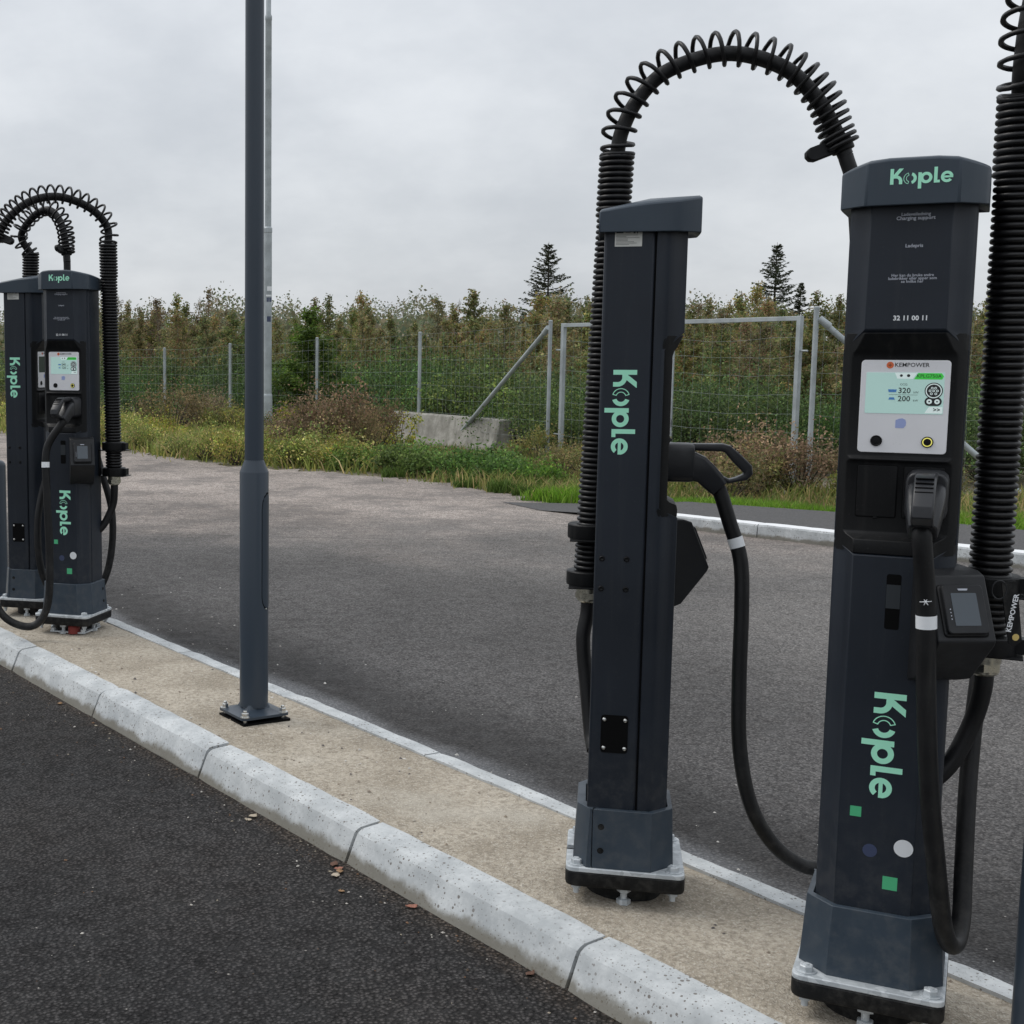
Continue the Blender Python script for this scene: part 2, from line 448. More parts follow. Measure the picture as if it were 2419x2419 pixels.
# ------------------------------------------------------------------ mesh helpers
class MB:
    def __init__(s):
        s.v, s.f = [], []
    def add(s, vs, fs):
        o = len(s.v)
        s.v += [tuple(x) for x in vs]
        s.f += [tuple(i + o for i in f) for f in fs]
        return s
    def box(s, x0, x1, y0, y1, z0, z1):
        vs = [(x, y, z) for z in (z0, z1) for y in (y0, y1) for x in (x0, x1)]
        return s.add(vs, [(0, 2, 3, 1), (4, 5, 7, 6), (0, 1, 5, 4), (2, 6, 7, 3), (0, 4, 6, 2), (1, 3, 7, 5)])
    def loft(s, rings, cap0=True, cap1=True):
        n = len(rings[0])
        vs = [p for r in rings for p in r]
        fs = []
        for i in range(len(rings) - 1):
            for j in range(n):
                k = (j + 1) % n
                fs.append((i * n + j, i * n + k, (i + 1) * n + k, (i + 1) * n + j))
        if cap0:
            fs.append(tuple(range(n - 1, -1, -1)))
        if cap1:
            fs.append(tuple((len(rings) - 1) * n + j for j in range(n)))
        return s.add(vs, fs)
    def prism(s, poly, z0, z1):
        return s.loft([[(x, y, z0) for x, y in poly], [(x, y, z1) for x, y in poly]])
    def lathe(s, prof, c=(0, 0, 0), n=24, axis='z'):
        rings = []
        for r, h in prof:
            ring = []
            for i in range(n):
                a = 2 * PI * i / n
                p = (r * math.cos(a), r * math.sin(a), h)
                if axis == 'x':
                    p = (h, p[0], p[1])
                elif axis == 'y':
                    p = (p[1], h, p[0])
                ring.append((p[0] + c[0], p[1] + c[1], p[2] + c[2]))
            rings.append(ring)
        return s.loft(rings)
    def tube(s, pts, r, n=12, cap=True):
        pts = [Vector(p) for p in pts]
        rr = r if isinstance(r, (list, tuple)) else [r] * len(pts)
        up = None
        rings = []
        for i, p in enumerate(pts):
            t = (pts[min(i + 1, len(pts) - 1)] - pts[max(i - 1, 0)])
            t = t.normalized() if t.length > 1e-9 else Vector((0, 0, 1))
            if up is None:
                up = t.orthogonal().normalized()
            else:
                up = (up - t * up.dot(t))
                up = up.normalized() if up.length > 1e-6 else t.orthogonal().normalized()
            sd = t.cross(up)
            rings.append([tuple(p + (up * math.cos(2 * PI * k / n) + sd * math.sin(2 * PI * k / n)) * rr[i]) for k in range(n)])
        return s.loft(rings, cap, cap)
    def mesh(s, name):
        me = bpy.data.meshes.new(name)
        me.from_pydata(s.v, [], s.f)
        me.update()
        return me
    def xform(s, M):
        s.v = [tuple(M @ Vector(p)) for p in s.v]
        return s

def link(name, me, m, parent=None, bevel=0.0, smooth=40, seg=2, kind=None):
    if isinstance(me, MB):
        me = me.mesh(name)
    o = bpy.data.objects.new(name, me)
    COL.objects.link(o)
    if m is not None and not me.materials:
        me.materials.append(m)
    if smooth:
        me.shade_smooth()
        me.set_sharp_from_angle(angle=rad(smooth))
    if bevel > 0:
        b = o.modifiers.new('bevel', 'BEVEL')
        b.width = bevel
        b.segments = seg
        b.limit_method = 'ANGLE'
        b.angle_limit = rad(35)
        b.harden_normals = False
    if parent:
        o.parent = parent
    if kind:
        o['kind'] = kind
    return o

def thing(name, label, cat, loc=(0, 0, 0), rz=0.0, group=None):
    o = bpy.data.objects.new(name, None)
    COL.objects.link(o)
    o.location = loc
    o.rotation_euler = (0, 0, rz)
    o.empty_display_size = 0.1
    o['label'] = label
    o['category'] = cat
    if group:
        o['group'] = group
    return o

def spline(pts, n=10):
    P = [Vector(p) for p in pts]
    P = [P[0] * 2 - P[1]] + P + [P[-1] * 2 - P[-2]]
    out = []
    for i in range(1, len(P) - 2):
        a, b, c, d = P[i - 1], P[i], P[i + 1], P[i + 2]
        for k in range(n):
            t = k / n
            out.append(0.5 * ((2 * b) + (c - a) * t + (2 * a - 5 * b + 4 * c - d) * t * t + (3 * b - a - 3 * c + d) * t ** 3))
    out.append(P[-2])
    return out

def resample(pts, step):
    pts = [Vector(p) for p in pts]
    out = [pts[0]]
    acc = 0.0
    for a, b in zip(pts, pts[1:]):
        L = (b - a).length
        while acc + L >= step:
            t = (step - acc) / L
            a = a.lerp(b, t)
            L = (b - a).length
            out.append(a.copy())
            acc = 0.0
        acc += L
    return out

_txt = {}
def text_mesh(s, size, align='CENTER', bold=0.0):
    key = (s, round(size, 5), align, bold)
    if key in _txt:
        return _txt[key]
    cu = bpy.data.curves.new('lettering', 'FONT')
    cu.body = s
    cu.size = size
    cu.align_x = align
    cu.align_y = 'CENTER'
    cu.offset = bold
    cu.resolution_u = 2
    o = bpy.data.objects.new('tmp_text', cu)
    COL.objects.link(o)
    dg = bpy.context.evaluated_depsgraph_get()
    me = bpy.data.meshes.new_from_object(o.evaluated_get(dg))
    bpy.data.objects.remove(o)
    me.name = 'lettering'
    v = [tuple(p.co) for p in me.vertices]
    f = [tuple(p.vertices) for p in me.polygons]
    bpy.data.meshes.remove(me)
    _txt[key] = (v, f)
    return v, f

def flat(b, vs, fs, M):
    b.add([M @ Vector(v) for v in vs], fs)

def frame_front(x, y, z):       # text plane facing +x: text right = +y, text up = +z
    return Matrix(((0, 0, 1, x), (1, 0, 0, y), (0, 1, 0, z), (0, 0, 0, 1)))
def frame_side(x, y, z):        # text plane facing -y: text right = +x, text up = +z
    return Matrix(((1, 0, 0, x), (0, 0, -1, y), (0, 1, 0, z), (0, 0, 0, 1)))
ROT_CW = Matrix.Rotation(-PI / 2, 4, 'Z')

def wordmark():
    """The five-letter word mark in units of the capital height, flat film pieces stacked 0.2 mm."""
    parts = []
    def rect(x0, x1, y0, y1):
        parts.append(([(x0, y0), (x1, y0), (x1, y1), (x0, y1)],))
    def ring(cx, cy, R, r, a0, a1, n=22):
        o = [(cx + R * math.cos(rad(a0 + (a1 - a0) * i / n)), cy + R * math.sin(rad(a0 + (a1 - a0) * i / n))) for i in range(n + 1)]
        q = [(cx + r * math.cos(rad(a0 + (a1 - a0) * i / n)), cy + r * math.sin(rad(a0 + (a1 - a0) * i / n))) for i in range(n + 1)]
        parts.append((o, q))
    rect(0, .21, 0, 1)
    parts.append(([(.20, .40), (.36, .46), (.78, 1.0), (.52, 1.0), (.20, .60)],))
    rect(.20, .34, .38, .58)
    ring(.34, .19, .39, .19, 0, 90, 10)
    rect(.53, .73, 0, .20)
    # o: outlined left half, solid right half
    ring(1.17, .35, .375, .340, 107, 253, 16)
    ring(1.17, .35, .225, .190, 107, 253, 16)
    for a in (107, 253):
        c, s_ = math.cos(rad(a)), math.sin(rad(a))
        p0 = (1.17 + .195 * c, .35 + .195 * s_)
        p1 = (1.17 + .370 * c, .35 + .370 * s_)
        nx, ny = -s_ * .016, c * .016
        parts.append(([(p0[0] - nx, p0[1] - ny), (p1[0] - nx, p1[1] - ny), (p1[0] + nx, p1[1] + ny), (p0[0] + nx, p0[1] + ny)],))
    ring(1.20, .35, .375, .19, -73, 73, 16)
    rect(1.66, 1.86, -.33, .70)
    ring(2.13, .35, .36, .17, 0, 360, 32)
    rect(2.58, 2.78, 0, 1)
    rect(2.77, 2.93, 0, .17)
    ring(3.34, .35, .36, .18, 8, 322, 28)
    rect(3.12, 3.69, .285, .415)
    return parts
WM = wordmark()
WM_W = 3.70
def wordmark_into(b, M, h, base=0.0004):
    for k, p in enumerate(WM):
        z0, z1 = 0.0, base + 0.00012 * (k % 3)
        if len(p) == 1:
            poly = [(x * h, y * h) for x, y in p[0]]
            n = len(poly)
            vs = [(x, y, z0) for x, y in poly] + [(x, y, z1) for x, y in poly]
            fs = [tuple(range(n, 2 * n))] + [(i, (i + 1) % n, (i + 1) % n + n, i + n) for i in range(n)]
        else:
            o, q = p
            n = len(o)
            vs = [(x * h, y * h, z1) for x, y in o] + [(x * h, y * h, z1) for x, y in q]
            fs = [(i, i + 1, n + i + 1, n + i) for i in range(n - 1)]
        flat(b, vs, fs, M)

def rrect(x0, x1, y0, y1, r, n=4):
    pts = []
    for cx, cy, a0 in ((x1 - r, y1 - r, 0), (x0 + r, y1 - r, 90), (x0 + r, y0 + r, 180), (x1 - r, y0 + r, 270)):
        for i in range(n + 1):
            a = rad(a0 + 90 * i / n)
            pts.append((cx + r * math.cos(a), cy + r * math.sin(a)))
    return pts

def plate_x(b, y0, y1, z0, z1, r, x0, x1):
    """rounded plate lying in the y-z plane between x0 and x1"""
    poly = rrect(y0, y1, z0, z1, r)
    b.loft([[(x0, y, z) for y, z in poly], [(x1, y, z) for y, z in poly]])
    return b

def hexbolt(b, x, y, z, r=0.017, h=0.013, washer=True):
    if washer:
        b.lathe([(r * 1.45, 0), (r * 1.45, 0.003)], (x, y, z), 20)
        z += 0.003
    a0 = (x * 37 + y * 61) % 1.0
    ring = [(x + r * math.cos(a0 + PI / 3 * i), y + r * math.sin(a0 + PI / 3 * i)) for i in range(6)]
    ring2 = [(x + r * .86 * math.cos(a0 + PI / 3 * i), y + r * .86 * math.sin(a0 + PI / 3 * i)) for i in range(6)]
    b.loft([[(p[0], p[1], z) for p in ring], [(p[0], p[1], z + h * .85) for p in ring], [(p[0], p[1], z + h) for p in ring2]])

# ================================================================== GROUND AND ISLAND
ROAD_Z = -0.115
def sheet(name, poly, z, m):
    b = MB()
    b.add([(x, y, z) for x, y in poly], [tuple(range(len(poly)))])
    o = link(name, b, m, smooth=0)
    o['kind'] = 'structure'
    return o

g = MB()
g.add([(-900, -300, -0.135), (900, -300, -0.135), (900, 1500, -0.135), (-900, 1500, -0.135)], [(0, 1, 2, 3)])
go = link('ground', g, SOIL, smooth=0)
go['kind'] = 'structure'

def ip(s, n):
    v = isl(s, n)
    return (v.x, v.y)
sheet('near_road', [ip(-40, 2.42), ip(-40, -14), ip(14, -14), ip(14, 2.42)], ROAD_Z, ASPH_NEAR)

# far lot: ragged outer edge against the weeds
rng = random.Random(5)
edge = [(-14, 40), (-9.5, 33), (-5.4, 27.8), (-3.9, 24.6), (-2.9, 22.6), (-2.0, 21.6), (-1.3, 20.0), (-0.4, 18.7), (0.4, 18.2), (1.1, 17.6),
        (1.9, 16.8), (2.6, 15.4), (3.0, 14.2), (3.6, 13.2), (4.3, 12.3), (5.2, 11.2), (6.2, 9.9), (7.4, 8.4), (9.4, 6.0), (12, 2.8)]
ed = []
for (a, b_) in zip(edge, edge[1:]):
    for k in range(6):
        t = k / 6
        j = 0.0 if a[0] > 3.3 else 0.16
        ed.append((a[0] + (b_[0] - a[0]) * t + rng.uniform(-j, j), a[1] + (b_[1] - a[1]) * t + rng.uniform(-j, j)))
ed.append(edge[-1])
lot_poly = ed + [(12, -6), ip(9, N_OUT - .05), ip(-40, N_OUT - .05), (-26, 40)]
sheet('parking_lot', lot_poly, ROAD_Z, ASPH_FAR)

# island surface with its kerb stones as parts
isl_b = MB()
nx_, ny_ = 110, 12
rs = np.random.RandomState(3)
vs, fs = [], []
for i in range(nx_ + 1):
    for j in range(ny_ + 1):
        s = -16 + 22.5 * i / nx_
        n = N_IN - 0.01 + (N_OUT - 0.055 - N_IN) * j / ny_
        zz = -0.006 + 0.004 * math.sin(s * 2.1 + n * 5) * math.sin(n * 9 + s) + rs.uniform(-.0015, .0015)
        if j in (0, ny_):
            zz = -0.009
        p = isl(s, n, zz)
        vs.append(tuple(p))
for i in range(nx_):
    for j in range(ny_):
        a = i * (ny_ + 1) + j
        fs.append((a, a + ny_ + 1, a + ny_ + 2, a + 1))
isl_b.add(vs, fs)
island = link('traffic_island', isl_b, DIRT, smooth=180)
island['kind'] = 'structure'

def kerb_mesh(prof, L, nm, seed=0):
    b = MB()
    r = random.Random(seed)
    rings = []
    nseg = 14
    for k in range(nseg + 1):
        x = L * k / nseg
        j = .0016 if 0 < k < nseg else .0006
        e = .005 if k in (0, nseg) else 0.0           # worn arris at the block ends
        rings.append([(x, y + r.uniform(-j, j) * (z > -.2) + (e if (y < -.05 and z > -.2) else 0), z + r.uniform(-j, j) * (z > -.2) - (e * .7 if z > -.05 else 0)) for y, z in prof])
    b.loft(rings)
    me = b.mesh(nm)
    me.shade_smooth()
    me.set_sharp_from_angle(angle=rad(14))
    return me
# local axes: x along KD, y along KN
near_prof = [(0.0, -0.28), (-0.150, -0.28), (-0.143, -0.115), (-0.1085, -0.030), (-0.102, -0.0185), (-0.091, -0.0100), (-0.078, -0.0055), (0.0, 0.0)]
far_prof = [(-0.022, -0.28), (-0.022, 0.0), (0.045, 0.0), (0.058, -0.005), (0.066, -0.018), (0.075, -0.28)]
far_prof = far_prof[::-1]
near_prof = near_prof[::-1]
ME_NEAR = [kerb_mesh(near_prof, 0.985, 'kerb_stone', 50 + k) for k in range(5)]
me_far = kerb_mesh(far_prof, 0.992, 'kerb_stone_narrow')
rng = random.Random(11)
def kerb_stone(me, p, ang, m, parent, jit=0.003):
    o = link('kerb_stone', me, m, parent, smooth=0)
    o.location = (p.x, p.y, p.z + rng.uniform(-jit, jit))
    o.rotation_euler = (rng.uniform(-.004, .004), rng.uniform(-.002, .002), ang + rng.uniform(-.0025, .0025))
    return o
for k in range(-9, 9):
    kerb_stone(ME_NEAR[k % 5], isl(-6.427 + 0.998 * k, N_IN, 0.0), KA, KERB, island)
    kerb_stone(me_far, isl(-6.93 + 0.998 * k, N_OUT - 0.062, 0.0), KA, KERB, island, 0.002)
# mortar lines where a half block was cut in (flush strip proud 1 mm)
MORT = mat('mortar', (0.30, 0.29, 0.265), 0.9, var=0.2, vscale=40)

# pebbles on the stone dust, crumbs on the road
def pebbles(name, label, n, place, rmin, rmax, cols, seed):
    r = np.random.RandomState(seed)
    b = MB()
    colr = []
    base = [(1, 0, 0), (-1, 0, 0), (0, 1, 0), (0, -1, 0), (0, 0, 1), (0, 0, -.4)]
    tri = [(0, 2, 4), (2, 1, 4), (1, 3, 4), (3, 0, 4), (2, 0, 5), (1, 2, 5), (3, 1, 5), (0, 3, 5)]
    for i in range(n):
        p = place(r)
        s = rmin + (rmax - rmin) * r.rand() ** 3
        a = r.rand() * 6.28
        sx, sy, sz = s * r.uniform(.7, 1.4), s * r.uniform(.6, 1), s * r.uniform(.45, .8)
        vv = []
        for q in base:
            x, y = q[0] * sx, q[1] * sy
            vv.append((p[0] + x * math.cos(a) - y * math.sin(a), p[1] + x * math.sin(a) + y * math.cos(a), p[2] + q[2] * sz))
        b.add(vv, tri)
        c = cols[r.randint(len(cols))]
        k = r.uniform(.8, 1.15)
        colr += [(c[0] * k, c[1] * k, c[2] * k, 1)] * 6
    me = b.mesh(name)
    at = me.attributes.new('Col', 'FLOAT_COLOR', 'POINT')
    at.data.foreach_set('color', np.array(colr, dtype=np.float32).ravel())
    o = link(name, me, STONEM, smooth=0)
    o['kind'] = 'stuff'
    o['label'] = label
    o['category'] = 'pebbles'
    return o
def attr_mat(name, rough=.85):
    m = bpy.data.materials.new(name)
    m.use_nodes = True
    t = NT(m.node_tree)
    at = t.new('ShaderNodeAttribute')
    at.attribute_name = 'Col'
    t.l.new(at.outputs['Color'], t.n['Principled BSDF'].inputs['Base Color'])
    t.n['Principled BSDF'].inputs['Roughness'].default_value = rough
    return m
STONEM = attr_mat('pebble')
pebbles('pebbles', 'small loose pebbles scattered over the tan island surface', 1500,
        lambda r: isl(r.uniform(-11, 0.5), r.uniform(N_IN + .01, N_OUT - .09), -0.006), .0018, .009,
        [(.42, .38, .32), (.30, .25, .19), (.22, .18, .14), (.55, .53, .5), (.09, .08, .08)], 21)
def near_crumb(r):
    n = N_IN - .155 - abs(r.normal(0, .10)) if r.rand() < .6 else N_IN - .16 - r.rand() * 2.2
    return isl(r.uniform(-9, 0.0), n, ROAD_Z + .001)
pebbles('road_grit', 'loose grit and leaf crumbs lying along the foot of the near kerb', 900, near_crumb, .002, .008,
        [(.30, .26, .2), (.45, .42, .38), (.16, .09, .05), (.10, .09, .085), (.07, .05, .035)], 22)
pebbles('lot_grit', 'loose grit on the grey asphalt beside the narrow far kerb', 420,
        lambda r: isl(r.uniform(-9, 1.5), N_OUT + .03 + abs(r.normal(0, .5)), ROAD_Z + .001), .003, .011,
        [(.55, .53, .5), (.03, .03, .03), (.3, .28, .26), (.04, .04, .04)], 23)

# dry leaves along the near kerb
LEAFD = [mat('dry_leaf_a', (0.27, 0.16, 0.08), .8), mat('dry_leaf_b', (0.40, 0.34, 0.26), .8), mat('dry_leaf_c', (0.11, 0.055, 0.035), .8), mat('dry_leaf_d', (0.30, 0.13, 0.09), .8)]
def dry_leaf(s, n, L, m, label, seed):
    r = random.Random(seed)
    b = MB()
    pts = []
    for i in range(7):
        t = i / 6
        wv = L * .32 * math.sin(PI * t ** .8) + .0006
        z = L * .28 * (t - .4) ** 2 + r.uniform(0, L * .08)
        pts += [(L * (t - .5), -wv, z + L * .10), (L * (t - .5), 0, z), (L * (t - .5), wv, z + L * .13 * r.random())]
    b.add(pts, [(i * 3 + j, i * 3 + 3 + j, i * 3 + 4 + j, i * 3 + 1 + j) for i in range(6) for j in (0, 1)])
    o = link('dry_leaf', b, m, smooth=180)
    sol = o.modifiers.new('thick', 'SOLIDIFY')
    sol.thickness = .0008
    p = isl(s, n, ROAD_Z + .002)
    o.location = p
    o.rotation_euler = (0, 0, r.uniform(0, 6.28))
    o['label'] = label
    o['category'] = 'leaf'
    o['group'] = 'dry leaves along the near kerb'
rl = random.Random(8)
for k, (s, n, L, c) in enumerate([(-3.95, 2.30, .05, 1), (-3.93, 2.27, .035, 1), (-3.38, 2.28, .045, 0), (-3.36, 2.25, .05, 1), (-3.44, 2.30, .05, 2),
                                  (-3.40, 2.29, .04, 3), (-3.05, 2.31, .05, 3), (-2.55, 2.32, .045, 2), (-2.1, 2.31, .05, 2), (-5.7, 2.30, .045, 0),
                                  (-6.35, 2.22, .04, 3), (-6.3, 2.20, .04, 0), (-6.8, 2.3, .04, 0), (-2.2, 2.33, .04, 2), (-3.25, 2.2, .03, 0)]):
    dry_leaf(s, n, L * .72, LEAFD[c], ['curled orange dry leaf lying at the foot of the near kerb', 'pale beige dry leaf lying at the foot of the near kerb',
                                 'dark brown dry leaf lying at the foot of the near kerb', 'reddish dry leaf lying at the foot of the near kerb'][c], k)

# ------------------------------------------------------------------ far pavement with white-topped kerb
pave_front = [(2.75, 13.62), (3.15, 13.15), (3.80, 12.44), (4.77, 11.36), (5.70, 10.17), (7.2, 8.3), (9.6, 5.3)]
pave_back = [(11.2, 6.8), (8.2, 9.4), (6.35, 11.45), (5.35, 12.65), (4.2, 13.5), (3.3, 14.0), (2.5, 14.35)]
pm = MB()
nf = len(pave_front)
pb = pave_back[::-1]
zf = [-.1105, -.085] + [-.006] * (nf - 2)
pm.add([(x, y, z) for (x, y), z in zip(pave_front, zf)] + [(x, y, z) for (x, y), z in zip(pb, zf)],
       [(i, i + 1, nf + i + 1, nf + i) for i in range(nf - 1)])
ASPH_WALK = mat('asphalt_walk', (0.058, 0.056, 0.056), .8, var=.35, vscale=60, bump=.6, bscale=120)
pave = link('pavement', pm, ASPH_WALK, smooth=0)
pave['kind'] = 'structure'
pk_prof = [(0.0, -0.25), (0.0, 0.0), (-0.11, 0.0), (-0.125, -0.006), (-0.133, -0.02), (-0.14, -0.25)]
me_pk = kerb_mesh(pk_prof, 0.99, 'kerb_stone_painted')
A, B = Vector((3.05, 13.29, 0)), Vector((5.75, 10.10, 0))
dv = (B - A).normalized()
for k in range(1, 9):
    p = A + dv * (k * 1.0)
    o = kerb_stone(me_pk, Vector((p.x, p.y, 0.004 - (0.07 if k == 0 else 0))), math.atan2(dv.y, dv.x), KERBW, pave)

# ================================================================== CHARGING POSTS
ZB, ZC = 0.258, 1.806
HW, XF, XC, XR = 0.1225, 0.105, 0.055, -0.105
HF = 0.078
def hw_at(x, inset=0.0):
    if x <= XC:
        return HW - inset
    t = (x - XC) / (XF - XC)
    t = t * t * (3 - 2 * t) * .35 + t * .65
    return HW + (HF - HW) * t - inset
def shell_ring(z, xr, xmax, inset=0.0, n=6):
    """front part of the plan outline clipped at xmax, with constant vertex count"""
    right = [(xr, -HW + inset)]
    x0 = min(XC, xmax) - 0.012
    for i in range(n + 1):
        x = x0 + (xmax - x0) * i / n
        right.append((x, -hw_at(x, inset)))
    left = [(x, -y) for x, y in right[::-1]]
    return [(x, y, z) for x, y in right + left]

MESH = {}
def cached(key, fn):
    if key not in MESH:
        MESH[key] = fn()
    return MESH[key]

def m_column():
    b = MB()
    poly = [(XR, -HW), (0.0225, -HW), (0.0225, HW), (XR, HW)]
    b.prism(poly, ZB - .01, ZC + .005)
    return b.mesh('column')
def m_seam():
    b = MB()
    b.box(0.020, 0.030, -HW + .006, HW - .006, ZB - .01, ZC)
    return b.mesh('seam')
def m_shell():
    b = MB()
    rings = [(ZB - .01, XF), (1.056, XF), (1.084, XC), (1.498, XC), (1.543, XF), (ZC + .005, XF)]
    b.loft([shell_ring(z, 0.0265, x) for z, x in rings])
    return b.mesh('front_shell')
def m_insert():
    b = MB()
    rings = [(1.0595, XF - .0015), (1.078, XF - .001), (1.090, XF - .004), (1.0985, .083), (1.106, .0755), (1.15, .0755), (1.252, .0755), (1.258, .0775), (1.262, .0835),
             (1.266, .0835), (1.270, .0775), (1.274, .0765), (1.482, .0765), (1.494, .080), (1.502, .0865), (1.536, XF - .0015)]
    b.loft([shell_ring(z, 0.034, x, .0012) for z, x in rings])
    return b.mesh('control_recess')
def m_cap():
    b = MB()
    def outline(dx, dy, z=None):
        pts = []
        hw, hf, xf, xc, xr = .143 + dy, .088 + dy, .137 + dx, .072, -.120 - dx
        pr = [(xr, 0), (xr, -hw * .5), (xr, -hw), (xr * .4, -hw), (.0, -hw), (.045, -hw), (xc, -hw + .001)]
        for i in range(1, 6):
            t = i / 5
            pr.append((xc + (xf - xc) * t, -(hw + (hf - hw) * (t * .75 + .25 * t * t))))
        pr += [(xf + .001, -hf * .55), (xf + .0015, 0)]
        pts = pr + [(x, -y) for x, y in pr[-2:0:-1]]
        return pts
    def zt(x, y):
        t = (x + .12) / .257
        z = 1.858 + .034 * math.sin(min(1, t * 1.05) * PI / 2)
        z -= .020 * max(0, (abs(y) - .06) / .083) ** 1.3 * (0.3 + .7 * max(0, t))
        return z
    o0 = outline(0, 0)
    oi = [(x * .94 + .0, y * .93) for x, y in o0]
    rings = [[(x * .90, y * .86, 1.806) for x, y in o0], [(x, y, 1.797) for x, y in o0], [(x, y, zt(x, y)) for x, y in o0],
             [(x, y, zt(x, y) + .004) for x, y in oi]]
    b.loft(rings, True, False)
    n = len(o0)
    base = len(b.v) - n
    b.v.append((0.01, 0, 1.896))
    b.f += [(base + i, base + (i + 1) % n, len(b.v) - 1) for i in range(n)]
    return b.mesh('cap')
def collar_outline(x0, x1, hw, ch, rearcut=None):
    pr = [(x0, -hw * .55), (x0 + .02, -hw + .012), (x0 + .04, -hw), (x1 - ch, -hw), (x1, -hw + ch * 1.0)]
    return pr + [(x, -y) for x, y in pr[::-1]]
def m_collar():
    b = MB()
    x0 = -.088
    def ol(x1, hw, ch, z):
        pr = [(x0, -hw), (x1 - ch, -hw), (x1, -hw + ch * 1.05)]
        return [(x, y, z) for x, y in pr + [(x, -y) for x, y in pr[::-1]]]
    b.loft([ol(.128, .150, .062, .101), ol(.121, .139, .056, .262), ol(.108, .1255, .050, .2635), ol(.106, .1235, .049, .245)])
    return b.mesh('collar')
def m_collar_rear():
    b = MB()
    def ol(x0, hw, z, x1=-.0895):
        pr = [(x0, -hw + .05), (x0 + .035, -hw), (x1, -hw)]
        return [(x, y, z) for x, y in pr + [(x, -y) for x, y in pr[::-1]]]
    b.loft([ol(-.138, .150, .101), ol(-.130, .139, .262), ol(-.108, .1255, .2635), ol(-.107, .1235, .245)])
    return b.mesh('collar_panel')
def plate_poly(S=.156, slot=True):
    p = rrect(-S, S, -S, S, .022, 4)
    if slot:      # open slot at the rear
        out = []
        done = False
        for i, (x, y) in enumerate(p):
            out.append((x, y))
            if not done and x < -S + 1e-6 and y > 0 and p[(i + 1) % len(p)][1] < 0:
                out += [(-S, .018), (-S + .055, .018), (-S + .055, -.018), (-S, -.018)]
                done = True
        return out
    return p
def m_plate():
    return MB().prism(plate_poly(), .088, .101).mesh('base_plate')
def m_pad():
    b = MB()
    o = rrect(-.157, .157, -.157, .157, .026, 4)
    b.loft([[(x * .985, y * .985, .047) for x, y in o], [(x, y, .055) for x, y in o], [(x, y, .0875) for x, y in o]])
    return b.mesh('leveling_pad')
def m_bolt():
    b = MB()
    hexbolt(b, 0, 0, .101, .0155, .013)
    b.lathe([(.0075, .020), (.0075, .116), (.006, .119)], n=12)
    hexbolt(b, 0, 0, .034, .013, .012, False)
    return b.mesh('bolt')
def m_foot():
    b = MB()
    b.lathe([(.102, -.02), (.102, .048)], n=32)
    return b.mesh('foundation_pipe')
def m_jack():
    b = MB()
    hexbolt(b, 0, 0, .032, .019, .020, False)
    b.lathe([(.009, .0), (.009, .04)], n=12)
    hexbolt(b, 0, 0, -.003, .019, .014, False)
    return b.mesh('jack_bolt')

XP = .0765        # face of the recessed panel
def m_panel():
    return plate_x(MB(), -.083, .091, 1.279, 1.478, .008, XP - .004, XP + .0022).mesh('screen_panel')
XS = XP + .0022
def m_display():
    return plate_x(MB(), -.072, .080, 1.364, 1.4515, .002, XS - .001, XS + .0008).mesh('display')
XD = XS + .0008
def tmesh(items, nm):
    """items: (text, size, y, z, x, bold)"""
    b = MB()
    for s, size, y, z, x, bold in items:
        v, f = text_mesh(s, size, 'CENTER', bold)
        flat(b, v, f, frame_front(x, y, z))
    return b.mesh(nm)
def disc_x(b, y, z, r, x0, x1, n=24, inner=None):
    if inner is None:
        b.lathe([(r, 0), (r, x1 - x0)], (x0, y, z), n, 'x')
    else:
        o = [(x1, y + r * math.cos(2 * PI * i / n), z + r * math.sin(2 * PI * i / n)) for i in range(n)]
        q = [(x1, y + inner * math.cos(2 * PI * i / n), z + inner * math.sin(2 * PI * i / n)) for i in range(n)]
        b.add(o + q, [(i, (i + 1) % n, n + (i + 1) % n, n + i) for i in range(n)])

